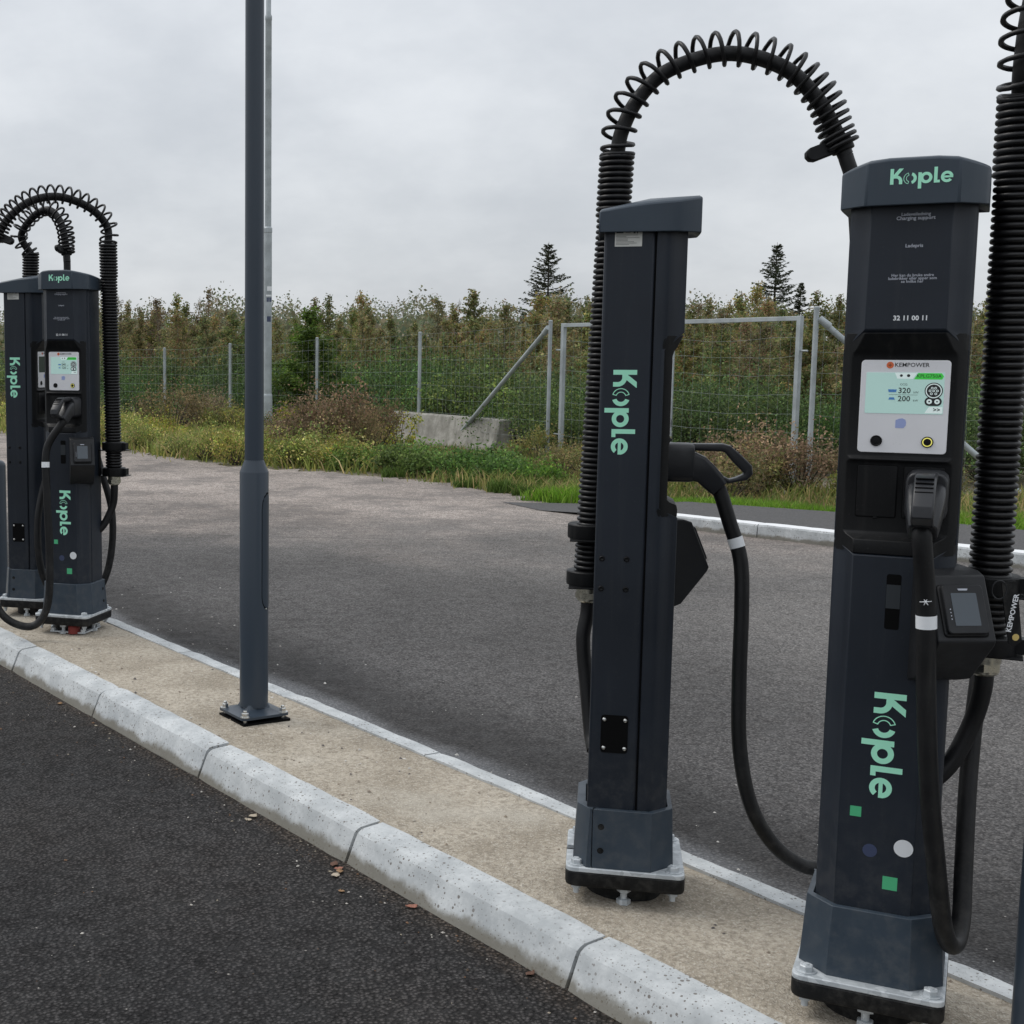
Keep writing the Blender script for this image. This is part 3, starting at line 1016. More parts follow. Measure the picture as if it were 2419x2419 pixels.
def build_display(panel, hi, lo, lit=True):
    dsp = link('display', cached('display' + str(lit), m_display), LCD if lit else LCDDARK, panel, smooth=0)
    kids = []
    if not lit:
        return dsp
    def m1():
        b = MB()
        b.add([(XD + .0004, y, z) for y, z in ((.021, 1.4375), (.029, 1.4508), (.074, 1.4508), (.0785, 1.444), (.075, 1.4375))], [(0, 1, 2, 3, 4)][::1])
        return b.mesh('status_flag')
    link('status_flag', cached('flag', m1), LCDG, panel, smooth=0)
    def m2():
        b = MB()
        b.add([(XD + .0003, y, z) for y, z in ((-.016, 1.4508), (.027, 1.4508), (.019, 1.4385), (-.011, 1.4385))], [(0, 1, 2, 3)])
        return b.mesh('display_tab')
    link('display_tab', cached('tabs', m2), LCDW, panel, smooth=0)
    def m2b():
        b = MB()
        b.add([(XD + .0003, y, z) for y, z in ((.045, 1.366), (.053, 1.3795), (.079, 1.3795), (.079, 1.366))], [(0, 1, 2, 3)])
        return b.mesh('display_tab')
    link('display_tab', cached('tabs2', m2b), LCDW, panel, smooth=0)
    def m3():
        b = MB()
        x = XD + .0009
        for s, size, y, z, bold in (('KPLG750A', .0105, .050, 1.4443, .0), (hi, .0165, .004, 1.4128, .0002), (lo, .0165, .004, 1.3955, .0002),
                                    ('kW', .0065, .0265, 1.4095, 0), ('kW', .0065, .0265, 1.3922, 0), ('CCS2', .0062, .002, 1.4262, 0), ('>>', .012, .068, 1.373, .0003)):
            v, f = text_mesh(s, size, 'CENTER', bold)
            flat(b, v, f, frame_front(x, y, z))
        b.add([(x, y, z) for y, z in ((-.026, 1.4040), (.030, 1.4040), (.030, 1.4046), (-.026, 1.4046))], [(0, 1, 2, 3)])
        disc_x(b, -.0035, 1.4452, .0028, x - .0002, x, 14)
        disc_x(b, .0105, 1.4452, .0032, x - .0002, x, 14)
        return b.mesh('display_print')
    link('display_print', cached('dprint' + hi, m3), PRINT, panel, smooth=0, kind='stuff')
    def m4():
        b = MB()
        x = XD + .0009
        b.add([(x, y, z) for y, z in ((-.0265, 1.4095), (-.012, 1.4095), (-.011, 1.4155), (-.028, 1.4155))], [(0, 1, 2, 3)])
        b.add([(x, y, z) for y, z in ((-.0265, 1.3935), (-.0135, 1.3935), (-.0155, 1.3985), (-.0245, 1.3985))], [(0, 1, 2, 3)])
        return b.mesh('display_icons')
    link('display_icons', cached('dicons', m4), LCDB, panel, smooth=0)
    def socket(black):
        b = MB()
        x = XD + (.0006 if black else .0010)
        cy_ = .0605
        if black:
            disc_x(b, cy_, 1.4135, .0175, x - .0004, x, 30)
            poly = rrect(cy_ - .0165, cy_ + .0165, 1.3815, 1.4000, .009, 5)
            b.loft([[(x - .0002, y, z) for y, z in poly], [(x + .0002, y, z) for y, z in poly]])
        else:
            disc_x(b, cy_, 1.4135, .0155, 0, x, 30, .0135)
            for k in range(5):
                pass
            for dy, dz in ((0, 0), (-.007, 0), (.007, 0), (-.0042, -.0062), (.0042, -.0062), (-.0032, .0058), (.0032, .0058)):
                disc_x(b, cy_ + dy, 1.4135 + dz, .0026, 0, x, 12, .0014)
            for dy in (-.0075, .0075):
                disc_x(b, cy_ + dy, 1.3907, .0052, 0, x + .0004, 16, .0018)
        return b.mesh('socket_icon')
    link('socket_icon', cached('sockB', lambda: socket(True)), PRINT, panel, smooth=0)
    link('socket_icon', cached('sockW', lambda: socket(False)), LCDW, panel, smooth=0)
    return dsp

# plug in local coordinates of its own: origin at the holster face centre line, x out of the face
def m_plug_body():
    b = MB()
    z0 = 1.193
    # barrel: rounded block coming out of the holster
    def sec(x, h0, h1, wd, r, tilt=0):
        poly = rrect(-wd, wd, h0, h1, r, 3)
        return [(x + tilt * (z - z0), y, z) for y, z in poly]
    b.loft([sec(.055, 1.141, 1.246, .041, .020), sec(.135, 1.141, 1.246, .041, .020), sec(.150, 1.143, 1.243, .038, .018)])
    # angled grip housing that turns down towards the cable
    ax = Vector((.70, 0, -.714)).normalized()
    nz = Vector((.714, 0, .70)).normalized()
    c0 = Vector((.118, 0, 1.196))
    rings = []
    for d, lo, hi, wd in ((0.0, -.044, .040, .037), (.035, -.030, .054, .038), (.068, -.008, .055, .035), (.100, -.006, .053, .031), (.122, -.003, .049, .027)):
        c = c0 + ax * d
        poly = rrect(-wd, wd, lo, hi, .013, 3)
        rings.append([tuple(c + nz * v + Vector((0, u, 0))) for u, v in poly])
    b.loft(rings)
    return b.mesh('plug')
def m_plug_handle():
    b = MB()
    path = [(.128, 1.236), (.160, 1.236), (.222, 1.236), (.236, 1.232), (.262, 1.206), (.288, 1.180), (.291, 1.168), (.283, 1.157), (.262, 1.150), (.243, 1.145), (.226, 1.150), (.206, 1.166)]
    wid = [.021] * len(path)
    hh = [.0095, .0095, .0105, .0115, .0145, .0145, .012, .009, .0055, .0055, .008, .008]
    rings = []
    for i, (x, z) in enumerate(path):
        a = Vector(path[max(i - 1, 0)])
        c = Vector(path[min(i + 1, len(path) - 1)])
        t = (c - a).normalized()
        nrm = Vector((-t.y, t.x))
        poly = rrect(-wid[i], wid[i], -hh[i], hh[i], min(.005, hh[i] * .6), 2)
        rings.append([(x + nrm.x * v, u, z + nrm.y * v) for u, v in poly])
    b.loft(rings)
    return b.mesh('handle')
def m_plug_grip():
    """thin dark grooves across the outer face of the handle"""
    b = MB()
    for x, z in ((.2480, 0), (.2565, 0), (.2650, 0), (.2735, 0)):
        d = Vector((.707, 0, -.707))
        n = Vector((.707, 0, .707))
        c = Vector((x, 0, 1.4885 - x))
        ps = [c + d * a + n * q + Vector((0, y, 0)) for q in (-.004, .0012) for y in (-.017, .017) for a in (-.0008, .0008)]
        b.add(ps, [(0, 2, 3, 1), (4, 5, 7, 6), (0, 1, 5, 4), (2, 6, 7, 3), (0, 4, 6, 2), (1, 3, 7, 5)])
    return b.mesh('grip_grooves')
RDM = Matrix.Translation((.100, .112, 0)) @ Matrix.Rotation(rad(30), 4, 'Z')   # the reader is turned towards the drivers
RP0, RP1 = Vector((.026, 0, 1.028)), Vector((.086, 0, .900))
def m_box():
    b = MB()
    prof = [(-.08, 1.038), (0, 1.036), (RP0.x, RP0.z), (RP1.x, RP1.z), (.080, .888), (.0, .800), (-.05, .785), (-.08, .785)]
    rings = []
    for y in (-.062, .062):
        rings.append([(x, y, z) for x, z in prof])
    b.loft(rings)
    b.xform(RDM)
    return b.mesh('card_reader')
def slope_frame(y, d, off):
    """matrix: local x = across the reader, local y = up its sloped face, z = out of the face"""
    up = (RP0 - RP1).normalized()
    nrm = Vector((up.z, 0, -up.x))
    c = RP1 + up * d + nrm * off
    return RDM @ Matrix(((0, up.x, nrm.x, c.x), (1, up.y, nrm.y, y), (0, up.z, nrm.z, c.z), (0, 0, 0, 1)))
def m_terminal():
    b = MB()
    M = slope_frame(0.0, .066, .0)
    poly = rrect(-.043, .043, -.052, .052, .007, 3)
    b.loft([[M @ Vector((x * 1.06, y * 1.05, .0005)) for x, y in poly], [M @ Vector((x, y, .003)) for x, y in poly], [M @ Vector((x, y, .013)) for x, y in poly], [M @ Vector((x * .97, y * .975, .0145)) for x, y in poly]])
    return b.mesh('terminal')
def m_tscreen():
    b = MB()
    M = slope_frame(0.0, .066, .0)
    poly = rrect(-.027, .027, -.036, .034, .002, 2)
    b.loft([[M @ Vector((x, y, .013)) for x, y in poly], [M @ Vector((x, y, .0151)) for x, y in poly]])
    return b.mesh('terminal_screen')
def m_tmark():
    b = MB()
    M = slope_frame(0.0, .066, .0151)
    b.add([M @ Vector(v) for v in ((-.009, .0395, 0), (.009, .0395, 0), (.011, .0435, 0), (-.011, .0435, 0))], [(0, 1, 2, 3)])
    for k in range(4):
        b.add([M @ Vector((-.034 + dx, -.002 - k * .007 + dy, 0)) for dx, dy in ((0, 0), (.002, 0), (.002, .0026), (0, .0026))], [(0, 1, 2, 3)])
    return b.mesh('terminal_mark')
def m_tgap():
    b = MB()
    M = slope_frame(0.0, .066, .0)
    poly = rrect(-.0475, .0475, -.058, .0555, .008, 3)
    b.loft([[M @ Vector((x, y, -.004)) for x, y in poly], [M @ Vector((x, y, .0006)) for x, y in poly]])
    return b.mesh('terminal_gap')

HOSE_X, HOSE_Y = -0.120, 0.190
HOSE_L = 0.042          # the hose leans forward over its height
def hose_mesh(x, y, z0, z1, lean=(0.0, 0.0)):
    prof = []
    pitch = .0156
    z = z0
    while z < z1:
        for dz, r in ((0.0, .0360), (.0008, .0375), (.0022, .0415), (.0044, .0437), (.0076, .0445), (.0108, .0437), (.0130, .0415), (.0144, .0375)):
            prof.append((r, z + dz))
        z += pitch
    rings = []
    n = 26
    for r, z in prof:
        t = (z - z0) / (z1 - z0)
        cx_, cy_ = x + lean[0] * t, y + lean[1] * t
        if z > z1 - .17:
            r *= 1.09
        rings.append([(cx_ + r * math.cos(2 * PI * i / n), cy_ + r * math.sin(2 * PI * i / n), z) for i in range(n)])
    b = MB()
    b.loft(rings)
    return b
def clamp_mesh(x, y, z):
    b = MB()
    b.lathe([(.046, z - .024), (.062, z - .022), (.063, z - .018), (.063, z + .016), (.060, z + .019), (.046, z + .019)], (x, y, 0), 30)
    b.box(x - .018, x + .018, y + .055, y + .078, z - .018, z + .016)
    return b

def charging_post(X, Y, deg, label, hi, lo, lit, arch, cable, gland_cable, extras=()):
    a = rad(deg)
    root = thing('charging_post', label, 'charger', (X, Y, 0), a, 'slate charging posts on the island')
    inv = (Matrix.Translation((X, Y, 0)) @ Matrix.Rotation(a, 4, 'Z')).inverted()
    W = lambda pts: [inv @ Vector(p) for p in pts]
    col = link('column', cached('column', m_column), PAINT, root, bevel=.007, seg=3)
    link('seam', cached('seam', m_seam), DARK, root)
    sh = link('front_shell', cached('shell', m_shell), PAINT, root, bevel=.004, seg=2)
    rec = link('control_recess', cached('insert', m_insert), BLACK, root, bevel=.003, smooth=50)
    cap = link('cap', cached('cap', m_cap), PAINT_LIT, root, bevel=.0035, smooth=35)
    col2 = link('collar', cached('collar', m_collar), PAINT_LIT, root, bevel=.004)
    link('collar_panel', cached('collar_rear', m_collar_rear), PAINT_LIT, root, bevel=.004)
    for z in (.150, .215):
        for sy in (-1, 1):
            def ms(z=z, sy=sy):
                b = MB()
                yy = -.150 + .011 * (z - .101) / .161
                b.lathe([(.0085, yy - .0006), (.0085, yy + .004)], (-.066, 0, z), 16, 'y')
                b.lathe([(.0048, yy - .0015), (.0055, yy)], (-.066, 0, z), 12, 'y')
                if sy > 0:
                    b.v = [(x, -y, q) for x, y, q in b.v]
                return b.mesh('screw')
            link('screw', cached('colscrew%s%s' % (z, sy), ms), BLACK, col2)
    link('base_plate', cached('plate', m_plate), GALV, root, bevel=.002)
    link('leveling_pad', cached('pad', m_pad), BLACK, root, bevel=.003)
    link('foundation_pipe', cached('foot', m_foot), BLACK, root)
    for bx in (-.127, .127):
        for by in (-.127, .127):
            o = link('bolt', cached('bolt', m_bolt), GALV, root, smooth=30)
            o.location = (bx, by, 0)
    for (jx, jy) in ((.118, 0), (0, -.118), (0, .118)):
        o = link('jack_bolt', cached('jack', m_jack), GALV, root, smooth=30)
        o.location = (jx, jy, 0)
    # ---- prints on cap and shell
    def mk():
        b = MB()
        wordmark_into(b, frame_front(.1387, -.043, 1.8405), .0318)
        return b.mesh('lettering')
    link('lettering', cached('capword', mk), MINT, cap, smooth=0)
    def mk():
        b = MB()
        M = frame_front(XF + .0002, -.019, .757) @ ROT_CW
        wordmark_into(b, M, .064)
        return b.mesh('lettering')
    link('lettering', cached('frontword', mk), MINT, sh, smooth=0)
    def mk():
        b = MB()
        M = frame_side(-.072, -HW - .0002, 1.446) @ ROT_CW
        wordmark_into(b, M, .060)
        return b.mesh('lettering')
    link('lettering', cached('sideword', mk), MINT, col, smooth=0)
    link('lettering', cached('shelltext', lambda: tmesh([
        ('Ladeveiledning', .0095, .008, 1.7815, XF + .0004, .0001), ('Charging support', .0105, .008, 1.7735, XF + .0004, .0002),
        ('Ladepris', .0100, .008, 1.7165, XF + .0004, .0002),
        ('Her kan du bruke andre', .0083, .008, 1.6555, XF + .0004, .0001), ('ladebrikker eller apper som', .0083, .008, 1.6490, XF + .0004, .0001),
        ('se hvilke her', .0083, .008, 1.6425, XF + .0004, .0001)], 'lettering')), GREYF, sh, smooth=0, kind='stuff')
    link('lettering', cached('number', lambda: tmesh([('32 11 00 11', .0140, .009, 1.566, XF + .0004, .0004)], 'lettering')), WHITEF, sh, smooth=0)
    def sq(y, z, s):
        return plate_x(MB(), y - s, y + s, z - s, z + s, .0005, XF - .001, XF + .0005).mesh('green_square')
    link('green_square', cached('sq1', lambda: sq(-.044, .483, .0115)), GREEN, sh, smooth=0)
    link('green_square', cached('sq2', lambda: sq(.033, .330, .0150)), GREEN, sh, smooth=0)
    def dc(y, z, r):
        b = MB()
        disc_x(b, y, z, r, XF - .001, XF + .0005, 32)
        return b.mesh('dot')
    link('blue_dot', cached('dot1', lambda: dc(-.011, .398, .0148)), BLUEF, sh, smooth=0)
    link('white_dot', cached('dot2', lambda: dc(.056, .414, .0195)), WHITEF, sh, smooth=0)
    # ---- slot with faded sticker
    link('slot', cached('slot', lambda: plate_x(MB(), -.008, .021, .898, 1.019, .005, XF - .02, XF + .0006).mesh('slot')), DARK, root, smooth=0)
    link('slot_sticker', cached('slots', lambda: plate_x(MB(), -.0075, .0205, .944, .996,   .001, XF - .02, XF + .0011).mesh('slot_sticker')), STICK, root, smooth=0)
    # ---- column side: rating label, access plate, screws
    def side_plate(x0, x1, z0, z1, r, d, nm):
        poly = rrect(x0, x1, z0, z1, r, 3)
        b = MB()
        b.loft([[(x, -HW + .002, z) for x, z in poly], [(x, -HW - d, z) for x, z in poly]])
        b.f = [tuple(reversed(f)) for f in b.f]
        return b.mesh(nm)
    lab = link('rating_label', cached('label', lambda: side_plate(-.079, -.011, 1.763, 1.803, .001, .0006, 'rating_label')), LABEL, col, smooth=0)
    def mk():
        b = MB()
        y = -HW - .0010
        def r_(x0, x1, z0, z1):
            b.add([(x0, y, z0), (x1, y, z0), (x1, y, z1), (x0, y, z1)], [(0, 1, 2, 3)])
        r_(-.076, -.058, 1.797, 1.8000)
        r_(-.052, -.040, 1.798, 1.7990)
        r_(-.033, -.028, 1.796, 1.8005)
        r_(-.025, -.022, 1.796, 1.8005)
        for k in range(8):
            z = 1.7915 - k * .0034
            r_(-.076, -.076 + random.Random(k).uniform(.02, .06), z, z + .0009)
        return b.mesh('label_print')
    link('label_print', cached('labprint', mk), GREYF if False else PRINT, col, smooth=0)
    acc = link('access_plate', cached('access', lambda: side_plate(-.0745, -.004, .418, .522, .008, .002, 'access_plate')), DARK, root, smooth=0)
    for x in (-.0665, -.012):
        for z in (.431, .509):
            def ms(x=x, z=z):
                b = MB()
                b.lathe([(.0058, -HW - .0015), (.0055, -HW - .003), (.0035, -HW - .0052), (.0005, -HW - .0058)], (x, 0, z), 14, 'y')
                return b.mesh('rivet')
            link('rivet', cached('rivet%s%s' % (x, z), ms), STEEL, acc, smooth=180)
    for x in (-.086, -.0225):
        for z in (.866, .947):
            def ms(x=x, z=z):
                b = MB()
                b.lathe([(.0078, -HW + .001), (.0075, -HW - .0025), (.005, -HW - .004), (.004, -HW - .0025), (.0005, -HW - .0025)], (x, 0, z), 16, 'y')
                return b.mesh('screw')
            link('screw', cached('sidescrew%s%s' % (x, z), ms), BLACK, col, smooth=60)
    # ---- screen panel
    pan = link('screen_panel', cached('panel', m_panel), PANEL, root, bevel=.001)
    build_display(pan, hi, lo, lit)
    link('lettering', cached('kemp', lambda: tmesh([('KEMPOWER', .0125, .016, 1.4675, XS + .0004, .0001)], 'lettering')), PRINT, pan, smooth=0)
    def mk():
        b = MB()
        disc_x(b, -.0265, 1.4672, .0072, XS - .001, XS + .0005, 22)
        return b.mesh('logo_disc')
    link('logo_disc', cached('kdisc', mk), ORANGE, pan, smooth=0)
    def mk():
        b = MB()
        x = XS + .0009
        for y0, y1, z0, z1 in ((-.0300, -.0230, 1.4667, 1.4677), (-.0270, -.0260, 1.4637, 1.4664), (-.0270, -.0260, 1.4680, 1.4707)):
            b.add([(x, y0, z0), (x, y1, z0), (x, y1, z1), (x, y0, z1)], [(0, 1, 2, 3)])
        return b.mesh('logo_star')
    link('logo_star', cached('kstar', mk), PRINT, pan, smooth=0)
    def mk():
        b = MB()
        poly = [(-.010, 1.333), (.006, 1.333), (.010, 1.338), (.011, 1.345), (.009, 1.351), (.003, 1.354), (-.003, 1.353), (-.010, 1.350)]
        b.loft([[(XS - .001, y, z) for y, z in poly], [(XS + .0004, y, z) for y, z in poly]])
        return b.mesh('card_symbol')
    link('card_symbol', cached('cardsym', mk), ICON, pan, smooth=0)
    for k, y in enumerate((-.046, .054)):
        def mk(y=y):
            b = MB()
            b.lathe([(.0118, 0), (.0118, .0035), (.0100, .0045), (.0085, .0030), (.0070, .0034), (.0005, .0034)], (XS - .001, y, 1.3045), 24, 'x')
            return b.mesh('button')
        bt = link('button', cached('button%d' % k, mk), BLACK, pan, smooth=50)
        if k == 1:
            def mk(y=y):
                b = MB()
                disc_x(b, y, 1.3045, .0096, 0, XS + .0041, 28, .0076)
                return b.mesh('button_ring')
            link('button_ring', cached('bring', mk), YELLOW, pan, smooth=0)
    # ---- holster doors
    for k, (y0, y1) in enumerate(((-.081, .001), (.011, .093))):
        def mk(y0=y0, y1=y1):
            b = MB()
            plate_x(b, y0 + .0015, y1 - .0015, 1.1385, 1.2505, .004, XP - .003, XP + .0006)
            b.box(XP - .003, XP + .002, (y0 + y1) / 2 - .004, (y0 + y1) / 2 + .004, 1.1345, 1.1385)
            return b.mesh('holster_door')
        link('holster_door', cached('door%d' % k, mk), BLACK, root, bevel=.0012)
        def mk(y0=y0, y1=y1):
            return plate_x(MB(), y0, y1, 1.137, 1.252, .005, XP - .003, XP - .0003).mesh('door_gap')
        link('door_gap', cached('gap%d' % k, mk), DARK, root, smooth=0)
    # ---- plug
    pl = link('plug', cached('plug', m_plug_body), PLUGM, root, bevel=.003, smooth=45)
    pl.location = (0, .060, 0)
    link('handle', cached('plughandle', m_plug_handle), PLUGM, pl, bevel=.0015, smooth=45)
    go_ = link('grip_grooves', cached('grip', m_plug_grip), DARK, pl, smooth=0)
    go_['kind'] = 'stuff'
    # ---- card reader
    rd = link('card_reader', cached('reader', m_box), BLACKG, root, bevel=.0035, seg=2)
    link('terminal_gap', cached('tgap', m_tgap), DARK, rd, smooth=0)
    link('terminal', cached('terminal', m_terminal), BLACKG, rd, smooth=40)
    link('terminal_screen', cached('tscreen', m_tscreen), READER, rd, smooth=0)
    link('terminal_mark', cached('tmark', m_tmark), GREYF, rd, smooth=0, kind='stuff')
    # ---- hose, clamps, bracket
    hs = link('hose', cached('hose', lambda: hose_mesh(HOSE_X, HOSE_Y, .836, 2.035, (HOSE_L, 0)).mesh('hose')), HOSE, root, smooth=60)
    for k, z in enumerate((.982, .846)):
        link('hose_clamp', cached('clamp%d' % k, lambda z=z: clamp_mesh(HOSE_X, HOSE_Y, z).mesh('hose_clamp')), BLACK, root, smooth=35)
    def mk():
        b = MB()
        for z in (.960, .824):
            b.box(HOSE_X - .055, HOSE_X + .05, HW - .01, HOSE_Y + .075, z - .004, z)
        b.box(HOSE_X + .030, HOSE_X + .05, HW, HW + .006, .82, .964)
        return b.mesh('bracket')
    link('bracket', cached('bracket', mk), BLACK, root, bevel=.001)
    def mk():
        b = MB()
        b.lathe([(.034, .800), (.034, .822), (.030, .826)], (HOSE_X, HOSE_Y, 0), 24)
        ring = lambda r, z: [(HOSE_X + r * math.cos(PI / 3 * i), HOSE_Y + r * math.sin(PI / 3 * i), z) for i in range(6)]
        b.loft([ring(.036, .783), ring(.036, .801)])
        b.lathe([(.024, .772), (.030, .777), (.030, .784)], (HOSE_X, HOSE_Y, 0), 24)
        return b.mesh('cable_gland')
    link('cable_gland', cached('gland', mk), BRASS, root, smooth=35)
    # ---- lower cable from the gland back into the column
    gp = [(HOSE_X, HOSE_Y, .80), (HOSE_X, HOSE_Y, .74)] + gland_cable
    link('lower_cable', MB().tube(spline(gp, 8), .0205, 14), RUBBER, root, smooth=60)
    # ---- arch: cable core, spring and end clamp (world points)
    top = Vector((HOSE_X + HOSE_L, HOSE_Y, 2.0))
    core = spline([top, top + Vector((0, 0, .03))] + W(arch), 14)
    link('arch_cable', MB().tube(core, .0205, 14), RUBBER, root, smooth=60)
    arc = resample(core, .004)
    # spring stops at the clamp
    clamp_i = int(len(arc) * extras[0]) if extras else int(len(arc) * .88)
    sp = arc[6:clamp_i]
    pts = []
    up = None
    ph = 0.0
    N = len(sp)
    for i, p in enumerate(sp):
        t = (sp[min(i + 1, N - 1)] - sp[max(i - 1, 0)]).normalized()
        if up is None:
            up = t.orthogonal().normalized()
        up = (up - t * up.dot(t)).normalized()
        sd = t.cross(up)
        fr = i / N
        pitch = .043 if fr < .62 else .043 - .026 * min(1, (fr - .62) / .33)
        if fr < .04:
            pitch = .022
        # the spring rides on the inside of the bend: offset it outwards
        bend = (sp[min(i + 12, N - 1)] + sp[max(i - 12, 0)] - p * 2)
        off = Vector((0, 0, 0))
        if bend.length > 1e-6:
            off = -bend.normalized() * .0140 * min(1.0, min(fr, 1 - fr) * 6)
        for kk in range(3):
            pts.append(p + t * (.004 * kk / 3) + off + (up * math.cos(ph) + sd * math.sin(ph)) * .0435)
            ph += 2 * PI * (.004 / 3) / pitch
    link('spring', MB().tube(pts, .0060, 6), HOSE, root, smooth=80)
    cp = arc[min(clamp_i, len(arc) - 3)]
    ct = (arc[min(clamp_i + 4, len(arc) - 1)] - arc[clamp_i - 4]).normalized()
    b = MB()
    b.tube([cp - ct * .03, cp + ct * .012], .030, 18)
    sidev = Vector(extras[1]) if len(extras) > 1 else Vector((0, -1, 0))
    sidev = (inv.to_3x3() @ sidev)
    sidev = (sidev - ct * sidev.dot(ct)).normalized()
    nrm = ct.cross(sidev)
    c0 = cp - ct * .010
    poly = [(.0, -.019), (.085, -.019), (.098, -.013), (.103, 0), (.098, .013), (.085, .019), (0, .019)]
    b.loft([[tuple(c0 + sidev * u + ct * v + nrm * q) for u, v in poly] for q in (-.011, .011)])
    ec = link('end_clamp', b, BLACK, root, bevel=.003)
    # ---- hanging cable to the plug
    last = core[-1]
    cab = spline([last] + W(cable[:-1]) + [Vector((.222, .060, 1.112)), Vector((.206, .060, 1.133)), Vector((.190, .060, 1.152))] if cable[-1] is None else [last] + W(cable), 10)
    cb = link('cable', MB().tube(cab, .0198, 14), RUBBER, root, smooth=60)
    # ferrule label on the cable below the plug
    L = resample(cab, .004)
    i0 = len(L) - int(extras[2] / .004) if len(extras) > 2 else len(L) - 60
    link('cable_label', MB().tube(L[i0:i0 + 8], .0206, 18, False), WHITEF, cb, smooth=60)
    return root

GC = [(-.13, .175, .66), (-.11, .140, .57), (-.09, .100, .52), (-.08, .06, .50)]
# right-hand post, its screen towards the camera side of the island
post_R = charging_post(1.398, 3.002, 242.19, 'dark slate charging post with lit 320 and 200 kW screen, second of its pair', '320', '200', True,
    arch=[(1.592, 2.965, 2.09), (1.600, 2.965, 2.20), (1.63, 2.98, 2.31), (1.70, 3.0, 2.40), (1.77, 3.05, 2.41), (1.82, 3.12, 2.33), (1.84, 3.19, 2.22), (1.835, 3.24, 2.10)],
    cable=[(1.80, 3.26, 1.9), (1.775, 3.25, 1.3), (1.74, 3.22, .95), (1.665, 3.12, .72), (1.625, 3.06, .52), (1.585, 2.98, .33), (1.555, 2.92, .232), (1.510, 2.86, .203), (1.460, 2.81, .262),
           (1.424, 2.79, .42), (1.396, 2.785, .60), (1.378, 2.785, .80), (1.368, 2.785, .97), None],
    gland_cable=GC, extras=(.93, (0, 1, 0), .245))
post_M = charging_post(1.006, 3.690, -13.62, 'dark slate charging post seen side on with rating label and side word mark', '320', '200', True,
    arch=[(.985, 3.89, 2.10), (1.025, 3.885, 2.185), (1.105, 3.87, 2.262), (1.255, 3.84, 2.300), (1.395, 3.81, 2.258), (1.480, 3.79, 2.175), (1.530, 3.78, 2.09), (1.560, 3.77, 2.02)],
    cable=[(1.583, 3.76, 1.93), (1.605, 3.75, 1.7), (1.64, 3.74, 1.2), (1.66, 3.72, .6), (1.645, 3.68, .25), (1.59, 3.64, .105), (1.50, 3.61, .085), (1.40, 3.60, .145), (1.325, 3.60, .262),
           (1.290, 3.61, .42), (1.287, 3.63, .60), (1.292, 3.65, .80), (1.290, 3.67, .93), (1.260, 3.685, 1.035), None],
    gland_cable=[(-.130, .180, .66), (-.115, .160, .52), (-.10, .130, .40), (-.09, .09, .36)], extras=(.975, (-1, 0, 0.1), .21))
post_C = charging_post(-1.033, 7.219, 250.6, 'dark slate charging post with lit 240 and 120 kW screen beyond the lamp post', '240', '120', True,
    arch=[(-.835, 7.24, 2.13), (-.92, 7.20, 2.22), (-1.065, 7.14, 2.268), (-1.20, 7.08, 2.240), (-1.305, 7.04, 2.155), (-1.365, 7.02, 2.05), (-1.395, 7.0, 1.96)],
    cable=[(-1.42, 6.98, 1.7), (-1.46, 6.95, 1.2), (-1.47, 6.93, .7), (-1.44, 6.92, .35), (-1.37, 6.92, .15), (-1.27, 6.93, .075), (-1.18, 6.94, .085), (-1.125, 6.945, .20),
           (-1.115, 6.95, .45), (-1.125, 6.96, .75), (-1.125, 6.975, .98), None],
    gland_cable=GC, extras=(.90, (.8, -.5, -.5), .30))
post_D = charging_post(-1.319, 7.696, -15.0, 'dark slate charging post with unlit narrow-seen screen, partly behind its neighbour', '240', '120', False,
    arch=[(-1.395, 7.88, 2.13), (-1.31, 7.82, 2.235), (-1.215, 7.76, 2.262), (-1.145, 7.71, 2.19), (-1.115, 7.68, 2.07), (-1.105, 7.66, 1.97)],
    cable=[(-1.10, 7.65, 1.75), (-1.05, 7.63, 1.3), (-.94, 7.62, .87), (-.865, 7.60, .58), (-.88, 7.58, .30), (-.96, 7.56, .12), (-1.07, 7.53, .075), (-1.18, 7.50, .13), (-1.252, 7.48, .30),
           (-1.262, 7.50, .58), (-1.20, 7.56, .86), (-1.14, 7.64, 1.03), None],
    gland_cable=GC, extras=(.93, (-.4, -1, -.35), .30))

# pale shim frame and red cap under the raised far post
def shim():
    r = thing('shim_frame', 'pale steel shim frame wedged under the charging post with red cap', 'frame', (-1.02, 7.19, 0), rad(250.6))
    b = MB()
    for s_ in (-1, 1):
        b.box(-.10, .10, s_ * .088 - .012, s_ * .088 + .012, .001, .009)
        b.box(s_ * .088 - .012, s_ * .088 + .012, -.076, .076, .0015, .0085)
    link('frame', b, GALV, r, bevel=.001)
    for x in (-.088, .088):
        for y in (-.088, .088):
            b = MB()
            hexbolt(b, x, y, .009, .013, .016, False)
            link('nut', b, GALV, r, smooth=30)
    b = MB()
    b.lathe([(.032, .0), (.032, .035), (.026, .045)], (.085, .035, .0), 20)
    link('red_cap', b, RED, r, smooth=30)
shim()

